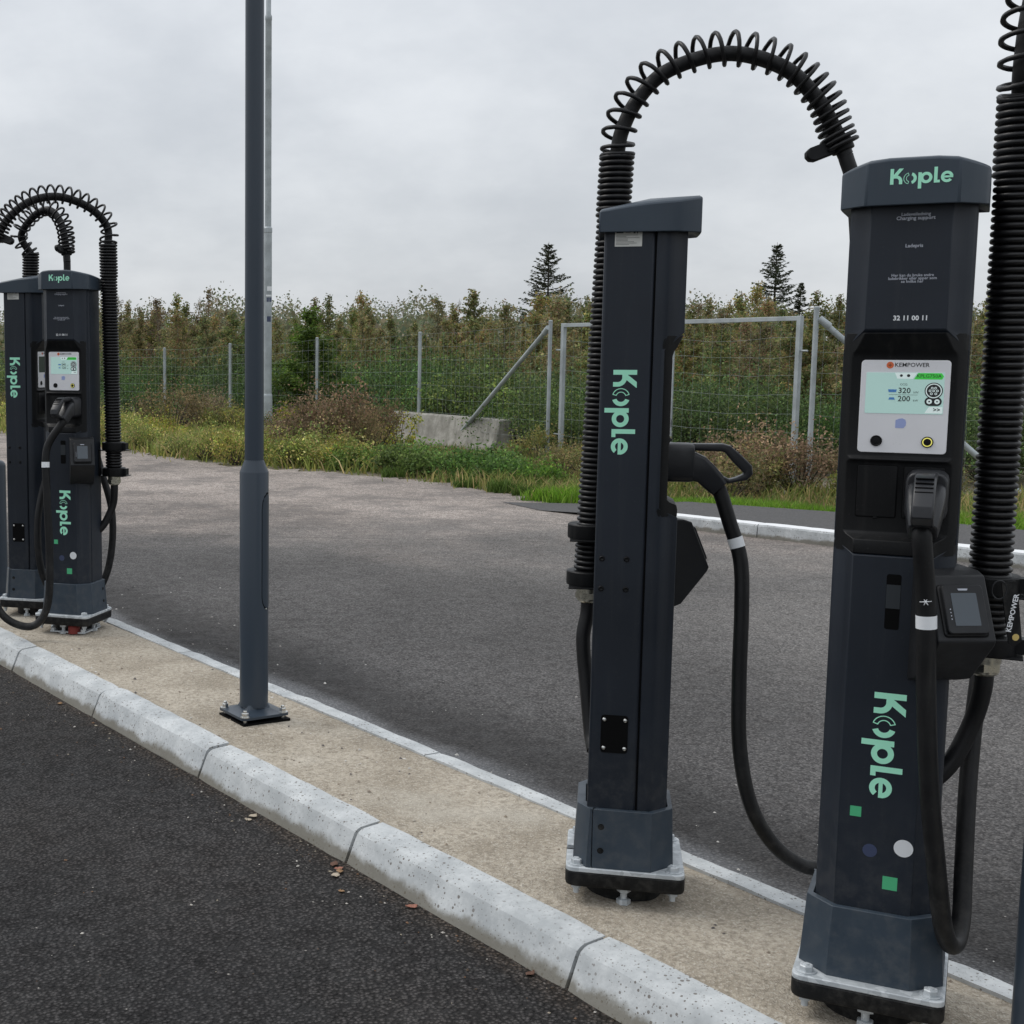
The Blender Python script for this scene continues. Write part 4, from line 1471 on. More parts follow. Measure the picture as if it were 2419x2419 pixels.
# tag hanging from the clamp of the right-hand post
def cable_tag():
    r = thing('hanging_tag', 'black strap tag with white lettering hanging from the hose clamp', 'tag', (1.588, 2.885, 1.005))
    b = MB()
    poly = [(-.012, 0.0), (.018, 0.004), (.026, -.03), (.040, -.128), (.022, -.140), (.012, -.134), (-.004, -.05)]
    b.loft([[(x, 0, z) for x, z in poly], [(x, .003, z) for x, z in poly]])
    link('strap', b, BLACK, r, smooth=0)
    b = MB()
    v, f = text_mesh('KEMPOWER', .0155, 'CENTER', .0004)
    M = Matrix(((0, 1, 0, .0155), (0, 0, -1, -.0006), (1, 0, 0, -.066), (0, 0, 0, 1)))
    M = Matrix.Translation((.0155, 0, -.066)) @ Matrix.Rotation(rad(8.5), 4, 'Y') @ Matrix(((0, -1, 0, 0), (0, 0, -1, -.0008), (1, 0, 0, 0), (0, 0, 0, 1)))
    flat(b, v, f, M)
    link('lettering', b, WHITEF, r, smooth=0)
    b = MB()
    b.lathe([(.0075, -.0006), (.0075, .002)], (.0255, 0, -.119), 18, 'y')
    link('logo_disc', b, mat('tag_gold', (.6, .45, .15), .4), r, smooth=0)
    b = MB()
    ringp = [(-.016 + .016 * math.cos(t * 2 * PI / 20), .001, -.016 + .020 * math.sin(t * 2 * PI / 20)) for t in range(21)]
    b.tube(ringp, .0018, 6)
    link('loop', b, BLACKG, r)
cable_tag()

def chalk_mark():
    c = Vector((1.3665, 2.785, .985)) + Vector((-.445, -.895, 0)) * .0205
    rt = Vector((.895, -.445, 0))
    b = MB()
    for a in (8, 68, 125):
        d = rt * math.cos(rad(a)) + Vector((0, 0, 1)) * math.sin(rad(a))
        bulge = Vector((-.445, -.895, 0))
        b.tube([c - d * .011 - bulge * .004, c - d * .005 - bulge * .0008, c, c + d * .005 - bulge * .0008, c + d * .011 - bulge * .004], .0010, 5)
    inv = post_R.matrix_basis.inverted()
    b.xform((Matrix.Translation((1.398, 3.002, 0)) @ Matrix.Rotation(rad(242.19), 4, 'Z')).inverted())
    link('chalk_mark', b, WHITEF, post_R, smooth=0)
chalk_mark()

# round steel bollards beyond each pair of posts
def bollard(x, y, label):
    r = thing('guard_bollard', label, 'bollard', (x, y, 0), 0, 'slate bollards at the ends of the charger pairs')
    b = MB()
    b.lathe([(.060, -.01), (.060, .79), (.057, .805), (.045, .818), (.02, .825), (.002, .826)], n=36)
    link('post', b, LAMPP, r, smooth=50)
    b = MB()
    b.lathe([(.095, -.005), (.095, .010), (.090, .012)], n=36)
    link('base_flange', b, LAMPP, r, smooth=30)
bollard(-1.640, 8.24, 'short dark slate round bollard beyond the farthest charging post')
bollard(1.636, 2.72, 'short dark slate round bollard beside the post with the 320 kW screen')

# ================================================================== LAMP POSTS
def lamp_post():
    x, y = -.049, 5.475
    r = thing('lamp_post', 'dark slate lamp post with bolted square foot standing on the island', 'lamp post', (x, y, 0), rad(29))
    b = MB()
    b.lathe([(.0585, .045), (.0585, 1.005), (.0575, 1.008), (.0405, 1.050), (.0395, 1.054), (.0385, 1.054), (.0385, 1.10), (.036, 3.5), (.032, 6.2)], n=48)
    link('pole', b, LAMPP, r, smooth=30)
    # foot: square plate swept up into the tube
    b = MB()
    sq = rrect(-.108, .108, -.108, .108, .016, 4)
    n = len(sq)
    def blend(k, z):
        out = []
        for px, py in sq:
            a = math.atan2(py, px)
            out.append((px * (1 - k) + .0583 * math.cos(a) * k, py * (1 - k) + .0583 * math.sin(a) * k, z))
        return out
    b.loft([blend(0, .014), blend(0, .024), blend(.30, .0265), blend(.62, .031), blend(.88, .040), blend(.985, .056)])
    link('foot_plate', b, LAMPP, r, smooth=32)
    b = MB()
    b.box(-.106, .110, -.110, .106, -.02, .0005)  # dark slab standing in for the shade under the foot plate
    link('foot_shade', b, DARK, r, smooth=0)
    for sx in (-1, 1):
        for sy in (-1, 1):
            b = MB()
            b.lathe([(.0075, 0), (.0075, .050), (.006, .052)], (sx * .087, sy * .087, 0), 14)
            hexbolt(b, sx * .087, sy * .087, .024, .0140, .016)
            link('anchor_bolt', b, STEEL, r, smooth=30)
    # service hatch: slightly proud curved panel with rounded ends
    b = MB()
    a0 = rad(-51)
    rings = []
    zz = [.455, .462, .48, .50, .86, .885, .905, .918]
    ww = [.15, .36, .52, .58, .58, .52, .36, .12]
    for z, wd in zip(zz, ww):
        rings.append([(.0600 * math.cos(a0 + wd * t), .0600 * math.sin(a0 + wd * t), z) for t in np.linspace(-1, 1, 9)] +
                     [(.0570 * math.cos(a0 + wd * t), .0570 * math.sin(a0 + wd * t), z) for t in np.linspace(1, -1, 9)])
    b.loft(rings)
    link('service_hatch', b, LAMPP, r, smooth=30)
    b = MB()
    for z, wd in ((.449, .0), ):
        rings = []
        zz2 = [.449, .457, .477, .50, .86, .889, .911, .925]
        for z2, wd2 in zip(zz2, [.19, .40, .56, .62, .62, .56, .40, .16]):
            rings.append([(.0588 * math.cos(a0 + wd2 * t), .0588 * math.sin(a0 + wd2 * t), z2) for t in np.linspace(-1, 1, 9)] +
                         [(.0570 * math.cos(a0 + wd2 * t), .0570 * math.sin(a0 + wd2 * t), z2) for t in np.linspace(1, -1, 9)])
        b.loft(rings)
    link('hatch_gap', b, DARK, r, smooth=30)
    b = MB()
    a1 = a0 - .22
    b.lathe([(.0045, .0), (.004, .004), (.001, .005)], (0, 0, 0), 10, 'x')
    b.xform(Matrix.Rotation(a1, 4, 'Z') @ Matrix.Translation((.0585, 0, .452)))
    link('hatch_screw', b, STEEL, r, smooth=60)
    # vertical groove strip on the upper tube
lamp_post()

def far_lamp():
    x, y = .02, 25.27
    r = thing('galvanised_lamp_post', 'tall stepped galvanised steel lamp post standing in the weeds by the fence', 'lamp post', (x, y, -.135))
    b = MB()
    b.lathe([(.090, 0), (.088, .75), (.086, .78), (.074, .80), (.072, 3.72), (.078, 3.73), (.078, 3.80), (.060, 3.83), (.058, 7.45), (.063, 7.46), (.063, 7.52), (.046, 7.56), (.044, 9.5)], n=28)
    link('pole', b, GALVP, r, smooth=30)
    for k, (z0, z1, m, w_) in enumerate(((2.54, 2.62, WHITEF, .05), (2.44, 2.47, WHITEF, .06), (2.34, 2.42, BLUEF, .06), (1.98, 2.08, BLUEF, .04))):
        b = MB()
        for t in (0,):
            a0 = rad(-62 - 9 * (k % 2))
            da = w_ / .074
            b.loft([[(.0735 * math.cos(a0 + da * u), .0735 * math.sin(a0 + da * u), z) for u in np.linspace(-1, 1, 6)] +
                    [(.070 * math.cos(a0 + da * u), .070 * math.sin(a0 + da * u), z) for u in np.linspace(1, -1, 6)] for z in (z0 + .135, z1 + .135)])
        link('sticker', b, m, r, smooth=0)
far_lamp()

# ================================================================== FENCE, GATE, BARRIER
GZ = -.135
WIRE = mat('fence_wire', (.30, .33, .33), .55, metal=.3)
def wire_bay(p0, p1, zlo, zhi0, zhi1, seed, nh=9, step=.15):
    r = random.Random(seed)
    b = MB()
    p0, p1 = Vector(p0), Vector(p1)
    L = (p1 - p0).length
    for k in range(nh):
        t = k / (nh - 1)
        pts = []
        for i in range(7):
            u = i / 6
            q = p0.lerp(p1, u)
            zh = zhi0 + (zhi1 - zhi0) * u
            z = zlo + (zh - zlo) * (t ** .9) - .05 * math.sin(PI * u) * r.uniform(.2, 1) * (t > .3) + r.uniform(-.012, .012)
            pts.append((q.x + r.uniform(-.01, .01), q.y, z))
        b.tube(pts, .0019, 4, False)
    n = int(L / step)
    for i in range(n):
        u = (i + .5) / n
        q = p0.lerp(p1, u)
        zh = zhi0 + (zhi1 - zhi0) * u - .04 * math.sin(PI * u)
        b.tube([(q.x + r.uniform(-.01, .01), q.y, zlo), (q.x + r.uniform(-.015, .015), q.y, (zlo + zh) / 2), (q.x + r.uniform(-.01, .01), q.y, zh)], .0013, 3, False)
    return b
def fence(label, posts, rr=.028, seed=0):
    r = thing('wire_fence', label, 'fence', (posts[0][0], posts[0][1], GZ), 0, 'wire mesh fence runs around the thicket')
    ox = Vector((posts[0][0], posts[0][1], GZ))
    for (x, y, zt) in posts:
        b = MB()
        b.lathe([(rr, -.05), (rr, zt - GZ - .02), (rr + .003, zt - GZ - .02), (rr + .003, zt - GZ), (rr * .6, zt - GZ + .008)], (x - ox.x, y - ox.y, 0), 14)
        link('post', b, GALVP, r, smooth=30)
    for i, (a, c) in enumerate(zip(posts, posts[1:])):
        b = wire_bay((a[0] - ox.x, a[1] - ox.y - .03, 0), (c[0] - ox.x, c[1] - ox.y - .03, 0), .03, a[2] - GZ - .03, c[2] - GZ - .03, seed + i)
        link('wire_mesh', b, WIRE, r, smooth=0)
    return r, ox
f1, o1 = fence('wire mesh fence with round steel posts running left from the gate', [(-9.6, 38.5, 1.45), (-6.6, 35.2, 1.47), (-2.20, 29.6, 1.50), (-.745, 28.0, 1.59), (.965, 26.3, 1.70), (2.62, 23.5, 1.776), (4.054, 19.67, 1.90)], seed=40)
b = MB()
b.tube([(4.02 - o1.x, 19.72 - o1.y, 1.78 - o1.z), (2.98 - o1.x, 22.45 - o1.y, .0)], .034, 14)
b.tube([(4.03 - o1.x, 19.70 - o1.y, 1.80 - o1.z), (3.99 - o1.x, 19.80 - o1.y, 1.72 - o1.z)], .042, 14)
link('brace', b, GALVP, f1, smooth=40)
f2, o2 = fence('wire mesh fence with a slanting brace pipe to the right of the gate', [(6.26, 15.70, 1.98), (8.52, 15.15, 1.95), (11.6, 14.4, 1.9)], rr=.03, seed=60)
b = MB()
b.tube([(6.30 - o2.x, 15.69 - o2.y, 1.84 - o2.z), (8.45 - o2.x, 15.17 - o2.y, .02)], .034, 14)
b.tube([(6.29 - o2.x, 15.69 - o2.y, 1.85 - o2.z), (6.40 - o2.x, 15.66 - o2.y, 1.76 - o2.z)], .042, 14)
link('brace', b, GALVP, f2, smooth=40)

def gate():
    P0, P1 = Vector((4.20, 19.55, 0)), Vector((6.17, 15.88, 0))
    r = thing('wire_gate', 'double-leaf galvanised steel gate with wire mesh between two fence posts', 'gate', (P0.x, P0.y, GZ))
    d = (P1 - P0)
    L = d.length
    ang = math.atan2(d.y, d.x)
    r.rotation_euler = (0, 0, ang)
    zt0, zt1 = 1.86 - GZ, 1.885 - GZ
    mid = L / 2
    for k, (x0, x1) in enumerate(((0, mid - .02), (mid + .02, L))):
        b = MB()
        za = zt0 + (zt1 - zt0) * x0 / L
        zb = zt0 + (zt1 - zt0) * x1 / L
        w_ = .030
        b.box(x0, x0 + .055, -w_, w_, .08, za)
        b.box(x1 - .055, x1, -w_, w_, .08, zb)
        b.add([(x0 + .055, -w_ + .002, za - .055), (x1 - .055, -w_ + .002, zb - .055), (x1 - .055, w_ - .002, zb - .055), (x0 + .055, w_ - .002, za - .055),
               (x0 + .055, -w_ + .002, za - .003), (x1 - .055, -w_ + .002, zb - .003), (x1 - .055, w_ - .002, zb - .003), (x0 + .055, w_ - .002, za - .003)],
              [(0, 3, 2, 1), (4, 5, 6, 7), (0, 1, 5, 4), (2, 3, 7, 6), (0, 4, 7, 3), (1, 2, 6, 5)])
        b.box(x0 + .055, x1 - .055, -w_ + .002, w_ - .002, .085, .135)
        link('leaf_frame', b, GALVP, r, bevel=.004)
        b = wire_bay((x0 + .05, -.025, 0), (x1 - .05, -.025, 0), .12, za - .03, zb - .03, 80 + k)
        link('wire_mesh', b, WIRE, r, smooth=0)
    for (x, z) in ((-.12, 1.62), (-.12, .42), (L + .10, 1.62)):
        b = MB()
        b.tube([(x, 0, z), (x + (.14 if x < 0 else -.12), 0, z)], .011, 10)
        link('hinge', b, GALVP, r)
gate()

def barrier():
    P0, P1 = Vector((2.26, 24.05, 0)), Vector((3.70, 21.15, 0))
    d = P1 - P0
    L = d.length
    r = bpy.data.objects.new('tmp', None)
    b = MB()
    prof = [(-.27, 0), (-.27, .08), (-.17, .20), (-.115, .52), (-.10, .545), (.10, .545), (.115, .52), (.17, .20), (.27, .08), (.27, 0)]
    ins = [0, 0, 0, 0, 0, 0, 0, 0, 0, 0]
    b.loft([[(x, y, z) for y, z in prof] for x in (0, L)])
    o = link('concrete_barrier', b, CONC, bevel=.02)
    o.location = (P0.x, P0.y, GZ)
    o.rotation_euler = (0, 0, math.atan2(d.y, d.x))
    o['label'] = 'weathered grey concrete barrier block among the weeds behind the fence'
    o['category'] = 'barrier'
    bpy.data.objects.remove(r)
barrier()

# ================================================================== VEGETATION
def leaves_to_mesh(name, P, size, cols, rs, aspect=.55, up_bias=0.0, dirs=None, colvar=.25):
    """one kite-shaped quad per leaf with its own size, direction and colour"""
    N = len(P)
    P = np.asarray(P, float)
    if dirs is None:
        d = rs.normal(size=(N, 3))
        d[:, 2] += up_bias
    else:
        d = np.asarray(dirs) + rs.normal(size=(N, 3)) * .25
    d /= np.linalg.norm(d, axis=1)[:, None] + 1e-9
    q = rs.normal(size=(N, 3))
    sd = np.cross(d, q)
    sd /= np.linalg.norm(sd, axis=1)[:, None] + 1e-9
    L = np.asarray(size).reshape(-1, 1) * np.ones((N, 1))
    Wd = L * aspect * .5
    v = np.empty((N, 4, 3))
    v[:, 0] = P - d * L * .5
    v[:, 1] = P + sd * Wd - d * L * .08
    v[:, 2] = P + d * L * .5
    v[:, 3] = P - sd * Wd - d * L * .08
    me = bpy.data.meshes.new(name)
    me.vertices.add(N * 4)
    me.vertices.foreach_set('co', v.astype(np.float32).ravel())
    me.loops.add(N * 4)
    me.loops.foreach_set('vertex_index', np.arange(N * 4, dtype=np.int32))
    me.polygons.add(N)
    me.polygons.foreach_set('loop_start', np.arange(0, N * 4, 4, dtype=np.int32))
    me.update()
    c = np.asarray(cols, float)
    if c.ndim == 1:
        c = np.tile(c, (N, 1))
    k = np.exp(rs.normal(0, colvar, size=(N, 1)))
    c = np.clip(c * k, 0, 1)
    c4 = np.ones((N, 4, 4), np.float32)
    c4[:, :, :3] = c[:, None, :]
    at = me.attributes.new('Col', 'FLOAT_COLOR', 'POINT')
    at.data.foreach_set('color', c4.ravel())
    return me

def pick(cols, wts, n, rs):
    cols = np.array(cols, float)
    i = rs.choice(len(cols), n, p=np.array(wts) / sum(wts))
    return cols[i]

OLIVE = [(.23, .22, .088), (.17, .20, .07), (.27, .21, .092), (.125, .17, .062), (.26, .155, .085)]
GREENS = [(.088, .150, .046), (.062, .112, .037), (.14, .19, .056), (.047, .085, .030)]
BROWNS = [(.215, .16, .095), (.155, .12, .07), (.27, .20, .125), (.13, .14, .06)]

def sapling_variant(seed, H, wid, nleaf, pal, wts, lsize, nb=26, ragged=1.0, wind=.0):
    rs = np.random.RandomState(seed)
    tb = MB()
    pts, rad_ = [], []
    sway = rs.normal(0, .04 * H, 2)
    def axis(t):
        return np.array([sway[0] * t * t + .03 * H * math.sin(3 * t + seed) + wind * t ** 3 * H, sway[1] * t * t, H * t])
    for i in range(9):
        t = i / 8
        pts.append(axis(t))
        rad_.append(max(.006, .026 * (H / 4) * (1 - t) ** .9 + .004))
    tb.tube(pts, rad_, 6)
    segs = []
    for k in range(nb):
        t = .10 + .88 * (k + rs.rand()) / nb
        a = rs.rand() * 2 * PI
        base = axis(t)
        prof = (1.02 - t) ** .8 * min(1.0, .45 + 2.2 * t)
        ln = wid * (prof * rs.uniform(.55, 1.15) + .06) * (1 if t < .9 else .6)
        el = rs.uniform(.25, 1.0) + (t > .8) * .5
        tip = base + np.array([math.cos(a) * math.cos(el) + wind * .5, math.sin(a) * math.cos(el), math.sin(el)]) * ln * 1.15
        mid = (base + tip) / 2 + np.array([0, 0, .06 * ln])
        tb.tube([base, mid, tip], [.006, .004, .002], 4, False)
        segs.append((base, mid, tip, ln))
    P = []
    wt = np.array([s[3] for s in segs])
    ids = rs.choice(len(segs), nleaf, p=wt / wt.sum())
    u = rs.rand(nleaf) ** .75
    for i, uu in zip(ids, u):
        b0, m0, t0, ln = segs[i]
        p = b0 + (m0 - b0) * 2 * uu if uu < .5 else m0 + (t0 - m0) * (2 * uu - 1)
        P.append(p + np.clip(rs.normal(0, .055 * wid * ragged + .015, 3), -.12 * wid, .12 * wid) * np.array([1, 1, .9]))
    P = np.array(P)
    cols = pick(pal, wts, nleaf, rs)
    # branch-wise tone: whole twigs turn at once
    tone = np.exp(rs.normal(0, .22, len(segs)))[ids][:, None]
    me = leaves_to_mesh('crown', P, lsize * rs.uniform(.6, 1.3, nleaf), cols * tone, rs, .6, .2)
    tm = tb.mesh('trunk')
    return tm, me

def bush_variant(seed, R, H, n, pal, wts, lsize, lumps=14):
    rs = np.random.RandomState(seed)
    tb = MB()
    C_, S_ = [], []
    for k in range(lumps):
        a = rs.rand() * 2 * PI
        rr = R * math.sqrt(rs.rand()) * .8
        h = H * (.25 + .62 * rs.rand() * (1 - .45 * (rr / R) ** 2))
        c = np.array([rr * math.cos(a), rr * math.sin(a), h])
        C_.append(c)
        S_.append(R * rs.uniform(.16, .34))
        tb.tube([(c[0] * .15, c[1] * .15, 0), (c[0] * .6, c[1] * .6, h * .55), tuple(c * 1.02)], [.014, .009, .003], 4, False)
    idx = rs.randint(lumps, size=n)
    C_ = np.array(C_)
    S_ = np.array(S_)
    off = rs.normal(size=(n, 3)) * np.array([1, 1, .85])
    P = C_[idx] + off * S_[idx][:, None] * .62
    # sprigs that stick out above
    m = n // 10
    k = rs.randint(lumps, size=m)
    P[:m] = C_[k] + np.stack([rs.normal(0, .05, m), rs.normal(0, .05, m), rs.rand(m) * S_[k] * 2.2], 1)
    P[:, 2] = np.abs(P[:, 2]) + .02
    cols = pick(pal, wts, n, rs) * np.exp(rs.normal(0, .28, lumps))[idx][:, None]
    return tb.mesh('stems'), leaves_to_mesh('foliage', P, lsize * rs.uniform(.6, 1.3, n), cols, rs, .55, .25)

def spruce_variant(seed, H, half, dense=1.0):
    rs = np.random.RandomState(seed)
    tb = MB()
    tb.tube([(0, 0, 0), (.02 * H * .2, 0, H * .5), (0, 0, H)], [.16 * H / 10, .09 * H / 10, .012], 8)
    P, D, S = [], [], []
    z = H * .06
    while z < H * .985:
        t = z / H
        nbr = rs.randint(4, 7)
        for k in range(nbr):
            a = rs.rand() * 2 * PI
            ln = half * ((1 - t) ** .85) * rs.uniform(.55, 1.12) + .12
            el = rs.uniform(-.22, .10) + .35 * t
            d = np.array([math.cos(a) * math.cos(el), math.sin(a) * math.cos(el), math.sin(el)])
            tip = np.array([0, 0, z]) + d * ln + np.array([0, 0, .10 * ln])
            md = np.array([0, 0, z]) + d * ln * .55 - np.array([0, 0, .03 * ln])
            tb.tube([(0, 0, z), tuple(md), tuple(tip)], [.022, .014, .004], 4, False)
            n = int((ln * 26 + 5) * dense)
            u = rs.rand(n) ** .7
            base = np.array([0, 0, z])
            pts = np.where((u < .55)[:, None], base + (md - base) * (u / .55)[:, None], md + (tip - md) * ((u - .55) / .45)[:, None])
            side = np.array([-math.sin(a), math.cos(a), 0])
            sp = rs.normal(0, 1, n) * (.10 + .06 * ln) * (1 - .55 * u)
            pts = pts + side * sp[:, None]
            pts[:, 2] -= np.abs(rs.normal(0, .07, n)) * (1.0 - .3 * u)
            P.append(pts)
            dd = d + side * np.sign(sp)[:, None] * .7 + np.array([0, 0, -.45])
            D.append(dd)
            S.append(rs.uniform(.13, .30, n))
        z += rs.uniform(.16, .34) * (1 - .4 * t) * (H / 9)
    P, D, S = np.concatenate(P), np.concatenate(D), np.concatenate(S)
    cols = pick([(.048, .066, .034), (.036, .052, .027), (.066, .082, .042), (.07, .064, .045)], [4, 3, 2, 1], len(P), rs)
    return tb.mesh('trunk'), leaves_to_mesh('crown', P, S, cols, rs, .38, 0, D)

def plant(name, meshes, part_names, x, y, sc, rz, label, cat, group, z=GZ, mats=(None, None)):
    o = thing(name, label, cat, (x, y, z), rz, group)
    o.scale = (sc[0], sc[0], sc[1]) if isinstance(sc, tuple) else (sc, sc, sc)
    for me, nm, m in zip(meshes, part_names, mats):
        p = bpy.data.objects.new(nm, me)
        COL.objects.link(p)
        p.parent = o
        if not me.materials:
            me.materials.append(m)
    return o

rs0 = random.Random(77)
SAP = [sapling_variant(100 + k, 3.0, .66 + .12 * (k % 3), 3600, OLIVE, [[4, 3, 2, 2, .5], [2, 4, 1, 4, .2], [4, 2, 4, 1, 1.3], [3, 3, 2, 3, .5], [2, 4, 1.5, 3, .3], [5, 3, 2, 2, .5]][k], .066, 46, .9) for k in range(6)]
BUSH = [bush_variant(200 + k, 1.0, 1.25, 4600, GREENS, [[4, 4, 1.5, 3], [3, 5, 1, 4], [5, 2, 3, 2], [3, 4, 2, 4]][k], .050, 22) for k in range(4)]

# distance of the fence line along a view direction x/y
def fence_y(k):
    xs = [-.40, -.19, -.07, 0, .11, .205, .39, .56, .80]
    ys = [40, 36, 29.4, 27.2, 23.5, 19.7, 15.9, 15.2, 14.0]
    return float(np.interp(k, xs, ys))

SAPL = ['olive-yellow birch sapling with brown leaves in the thicket', 'mostly green birch sapling in the thicket', 'rusty brown birch sapling in the thicket',
        'mixed green and brown birch sapling in the thicket', 'slim dull green birch sapling in the thicket', 'tan and olive birch sapling in the thicket']
n_s = 0
rows = [(6.5, 1.95, 48), (9.5, 2.15, 50), (13.5, 2.4, 52), (19, 2.7, 52), (27, 3.05, 50)]
for r_i, (dy, hh, cnt) in enumerate(rows):
    for i in range(cnt):
        k = -.30 + (.98) * (i + rs0.random()) / cnt
        y = fence_y(k) + dy + rs0.uniform(-1.6, 1.6)
        x = k * y
        v = rs0.randrange(6)
        h = hh * rs0.uniform(.74, 1.26) * (1.08 if k < -.02 else 1.0)
        plant('birch_sapling', SAP[v], ('trunk', 'crown'), x, y, (h / 3.0 * rs0.uniform(1.0, 1.35), h / 3.0), rs0.uniform(0, 6.28),
              SAPL[v], 'tree', 'birch saplings in the thicket', mats=(BARK, LEAF))
        n_s += 1
for i in range(74):
    k = -.27 + .90 * (i % 37 + rs0.random()) / 37
    y = fence_y(k) + (1.6 if i < 37 else 3.8) + rs0.uniform(-.5, 1.0)
    hs = rs0.uniform(.80, 1.2) * (1.0 if i < 37 else 1.25) * (.76 if k > .2 else .95)
    bv = rs0.randrange(4)
    plant('willow_bush', BUSH[bv], ('stems', 'foliage'), k * y, y, (hs * rs0.uniform(.85, 1.15), hs), rs0.uniform(0, 6.28),
          ['mid green leafy bush growing just behind the wire fence', 'very dark green bush growing just behind the wire fence',
           'light yellow-green bush growing just behind the wire fence', 'deep green mottled bush growing just behind the wire fence'][bv], 'bush', 'green bushes behind the fence', mats=(BARKD, LEAF))

# the wood farther back, read as one mass
def far_wood():
    rs = np.random.RandomState(9)
    n = 80000
    k = rs.uniform(-.34, .78, n)
    y = rs.uniform(62, 105, n)
    top = 3.3 + (y - 62) * .035 + .8 * np.sin(k * 37) * np.sin(k * 91 + 1) + rs.normal(0, .3, n)
    z = top * rs.rand(n) ** .6
    P = np.stack([k * y, y, z + GZ], 1)
    cols = pick([(.15, .15, .085), (.11, .135, .072), (.18, .155, .10), (.085, .115, .068)], [4, 3, 2, 2], n, rs)  # distance haze is mixed into these leaf colours
    me = leaves_to_mesh('distant_wood', P, np.where(z < .78 * top, rs.uniform(.25, .5, n), rs.uniform(.10, .24, n)), cols, rs, .6, .2)
    me.materials.append(LEAF)
    o = bpy.data.objects.new('distant_wood', me)
    COL.objects.link(o)
    o['kind'] = 'stuff'
    o['label'] = 'low distant woodland closing the view behind the saplings'
    o['category'] = 'woodland'
far_wood()

# single trees that rise above the thicket
def tree(name, ms, x, y, sc, label, mats, rz=0.0, group=None, cat='tree'):
    return plant(name, ms, ('trunk', 'crown'), x, y, sc, rz, label, cat, group, mats=mats)
SP1 = spruce_variant(301, 10.0, 3.9, .85)
SP2 = spruce_variant(302, 10.0, 3.7, .85)
SP3 = spruce_variant(303, 10.0, 2.6, 1.3)
tree('spruce_tree', SP1, 12.20 / 60 * 96, 96, (.96, .90), 'tall dark spruce with open layered branches left of the gate', (BARKD, LEAF), .4)
tree('spruce_tree', SP2, 22.08 / 60 * 96, 96, (.94, .90), 'tall dark spruce rising above the gate, small spruces at its foot', (BARKD, LEAF), 2.0)
tree('spruce_tree', SP3, 20.5 / 60 * 92, 92, (.55, .52), 'small dense spruce left of the tall spruce above the gate', (BARKD, LEAF), 1.0)
tree('spruce_tree', SP3, 23.2 / 60 * 90, 90, (.60, .60), 'small dense spruce right of the tall spruce above the gate', (BARKD, LEAF), 3.0)
tree('spruce_tree', SP3, 28.4 / 60 * 90, 90, (.60, .58), 'small dense spruce beyond the slanting fence brace', (BARKD, LEAF), 4.2)
tree('spruce_tree', SP3, 11.2 / 60 * 94, 94, (.6, .42), 'low dense spruce at the foot of the tall left spruce', (BARKD, LEAF), 5.2)
CON = sapling_variant(401, 4.0, 1.15, 5200, OLIVE, [4, 4, 2, 2, .3], .11, 60, .8)
RAG = sapling_variant(402, 4.0, .95, 1500, [(.17, .155, .08), (.13, .135, .065), (.19, .145, .085)], [3, 3, 2], .075, 40, .6, wind=.06)
GRN = sapling_variant(403, 4.0, 1.25, 9500, [(.075, .135, .030), (.055, .105, .026), (.105, .155, .036)], [4, 3, 2], .085, 60, .9)
WIL = sapling_variant(404, 4.0, 1.5, 3400, [(.19, .155, .075), (.14, .14, .065), (.22, .16, .085)], [3, 3, 2], .085, 54, .7, wind=.05)
tree('pyramid_tree', CON, 9.05 / 60 * 52, 52, (1.05, .96), 'dense olive pyramid-shaped tree rising above the thicket', (BARK, LEAF), .3)
for k, (u, y, h, w_) in enumerate([(7.4, 50, .84, .9), (8.15, 51, .87, .8), (13.5, 55, .92, 1.0), (10.6, 50, .76, .8)]):
    tree('wind_bent_birch', RAG, u / 60 * y, y, (w_, h), 'thin wind-bent birch with sparse brown leaves above the thicket', (BARK, LEAF), .2 + k * .5, 'wind-bent birches above the thicket')
tree('broad_willow', WIL, 19.0 / 60 * 55, 55, (.95, .86), 'broad brown willow with bare top twigs above the gate', (BARK, LEAF), .4)
tree('young_alder', GRN, 1.70 / 60 * 27.0, 27.0, (.92, .60), 'bright green young alder rising beside the lamp post', (BARK, LEAF), .8)
tree('young_alder', GRN, -.95 / 60 * 36, 36, (.8, .56), 'green young alder left of the lamp post with tips above the thicket', (BARK, LEAF), 2.8)
for k, (u, h) in enumerate([(-2.4, .86), (-3.2, .80), (-4.6, .78), (-1.6, .74), (-7.0, .9), (-6.2, .82), (-9, .95)]):
    tree('wind_bent_birch', RAG if k % 2 else WIL, u / 60 * 42, 42, (.8, h), 'thin wind-bent birch with sparse brown leaves above the thicket', (BARK, LEAF), k * .8, 'wind-bent birches above the thicket')

# ---- brown and green weeds in front of the fence
MUG = [bush_variant(500 + k, .75, 1.05, 2600, BROWNS, [3, 3, 2, 1.5], .05, 26) for k in range(2)]
YEL = [bush_variant(510 + k, .45, .75, 900, [(.36, .31, .04), (.25, .26, .045), (.17, .21, .045)], [2, 3, 3], .05, 14) for k in range(2)]
LUSH = [bush_variant(520 + k, .5, .32, 1100, [(.10, .19, .035), (.075, .145, .03), (.15, .24, .05)], [3, 3, 2], .055, 16) for k in range(2)]
MIX = [bush_variant(530 + k, .6, .7, 1500, [(.17, .165, .06), (.12, .145, .05), (.23, .18, .08)], [3, 3, 2], .05, 18) for k in range(2)]
def weed(v, x, y, s, label, nm='weed', cat='weed', grp='weeds on the verge'):
    plant(nm, v, ('stems', 'foliage'), x, y, s, (x * 13.7 + y * 7.1) % 6.28, label, cat, grp, mats=(BARKD, LEAF))
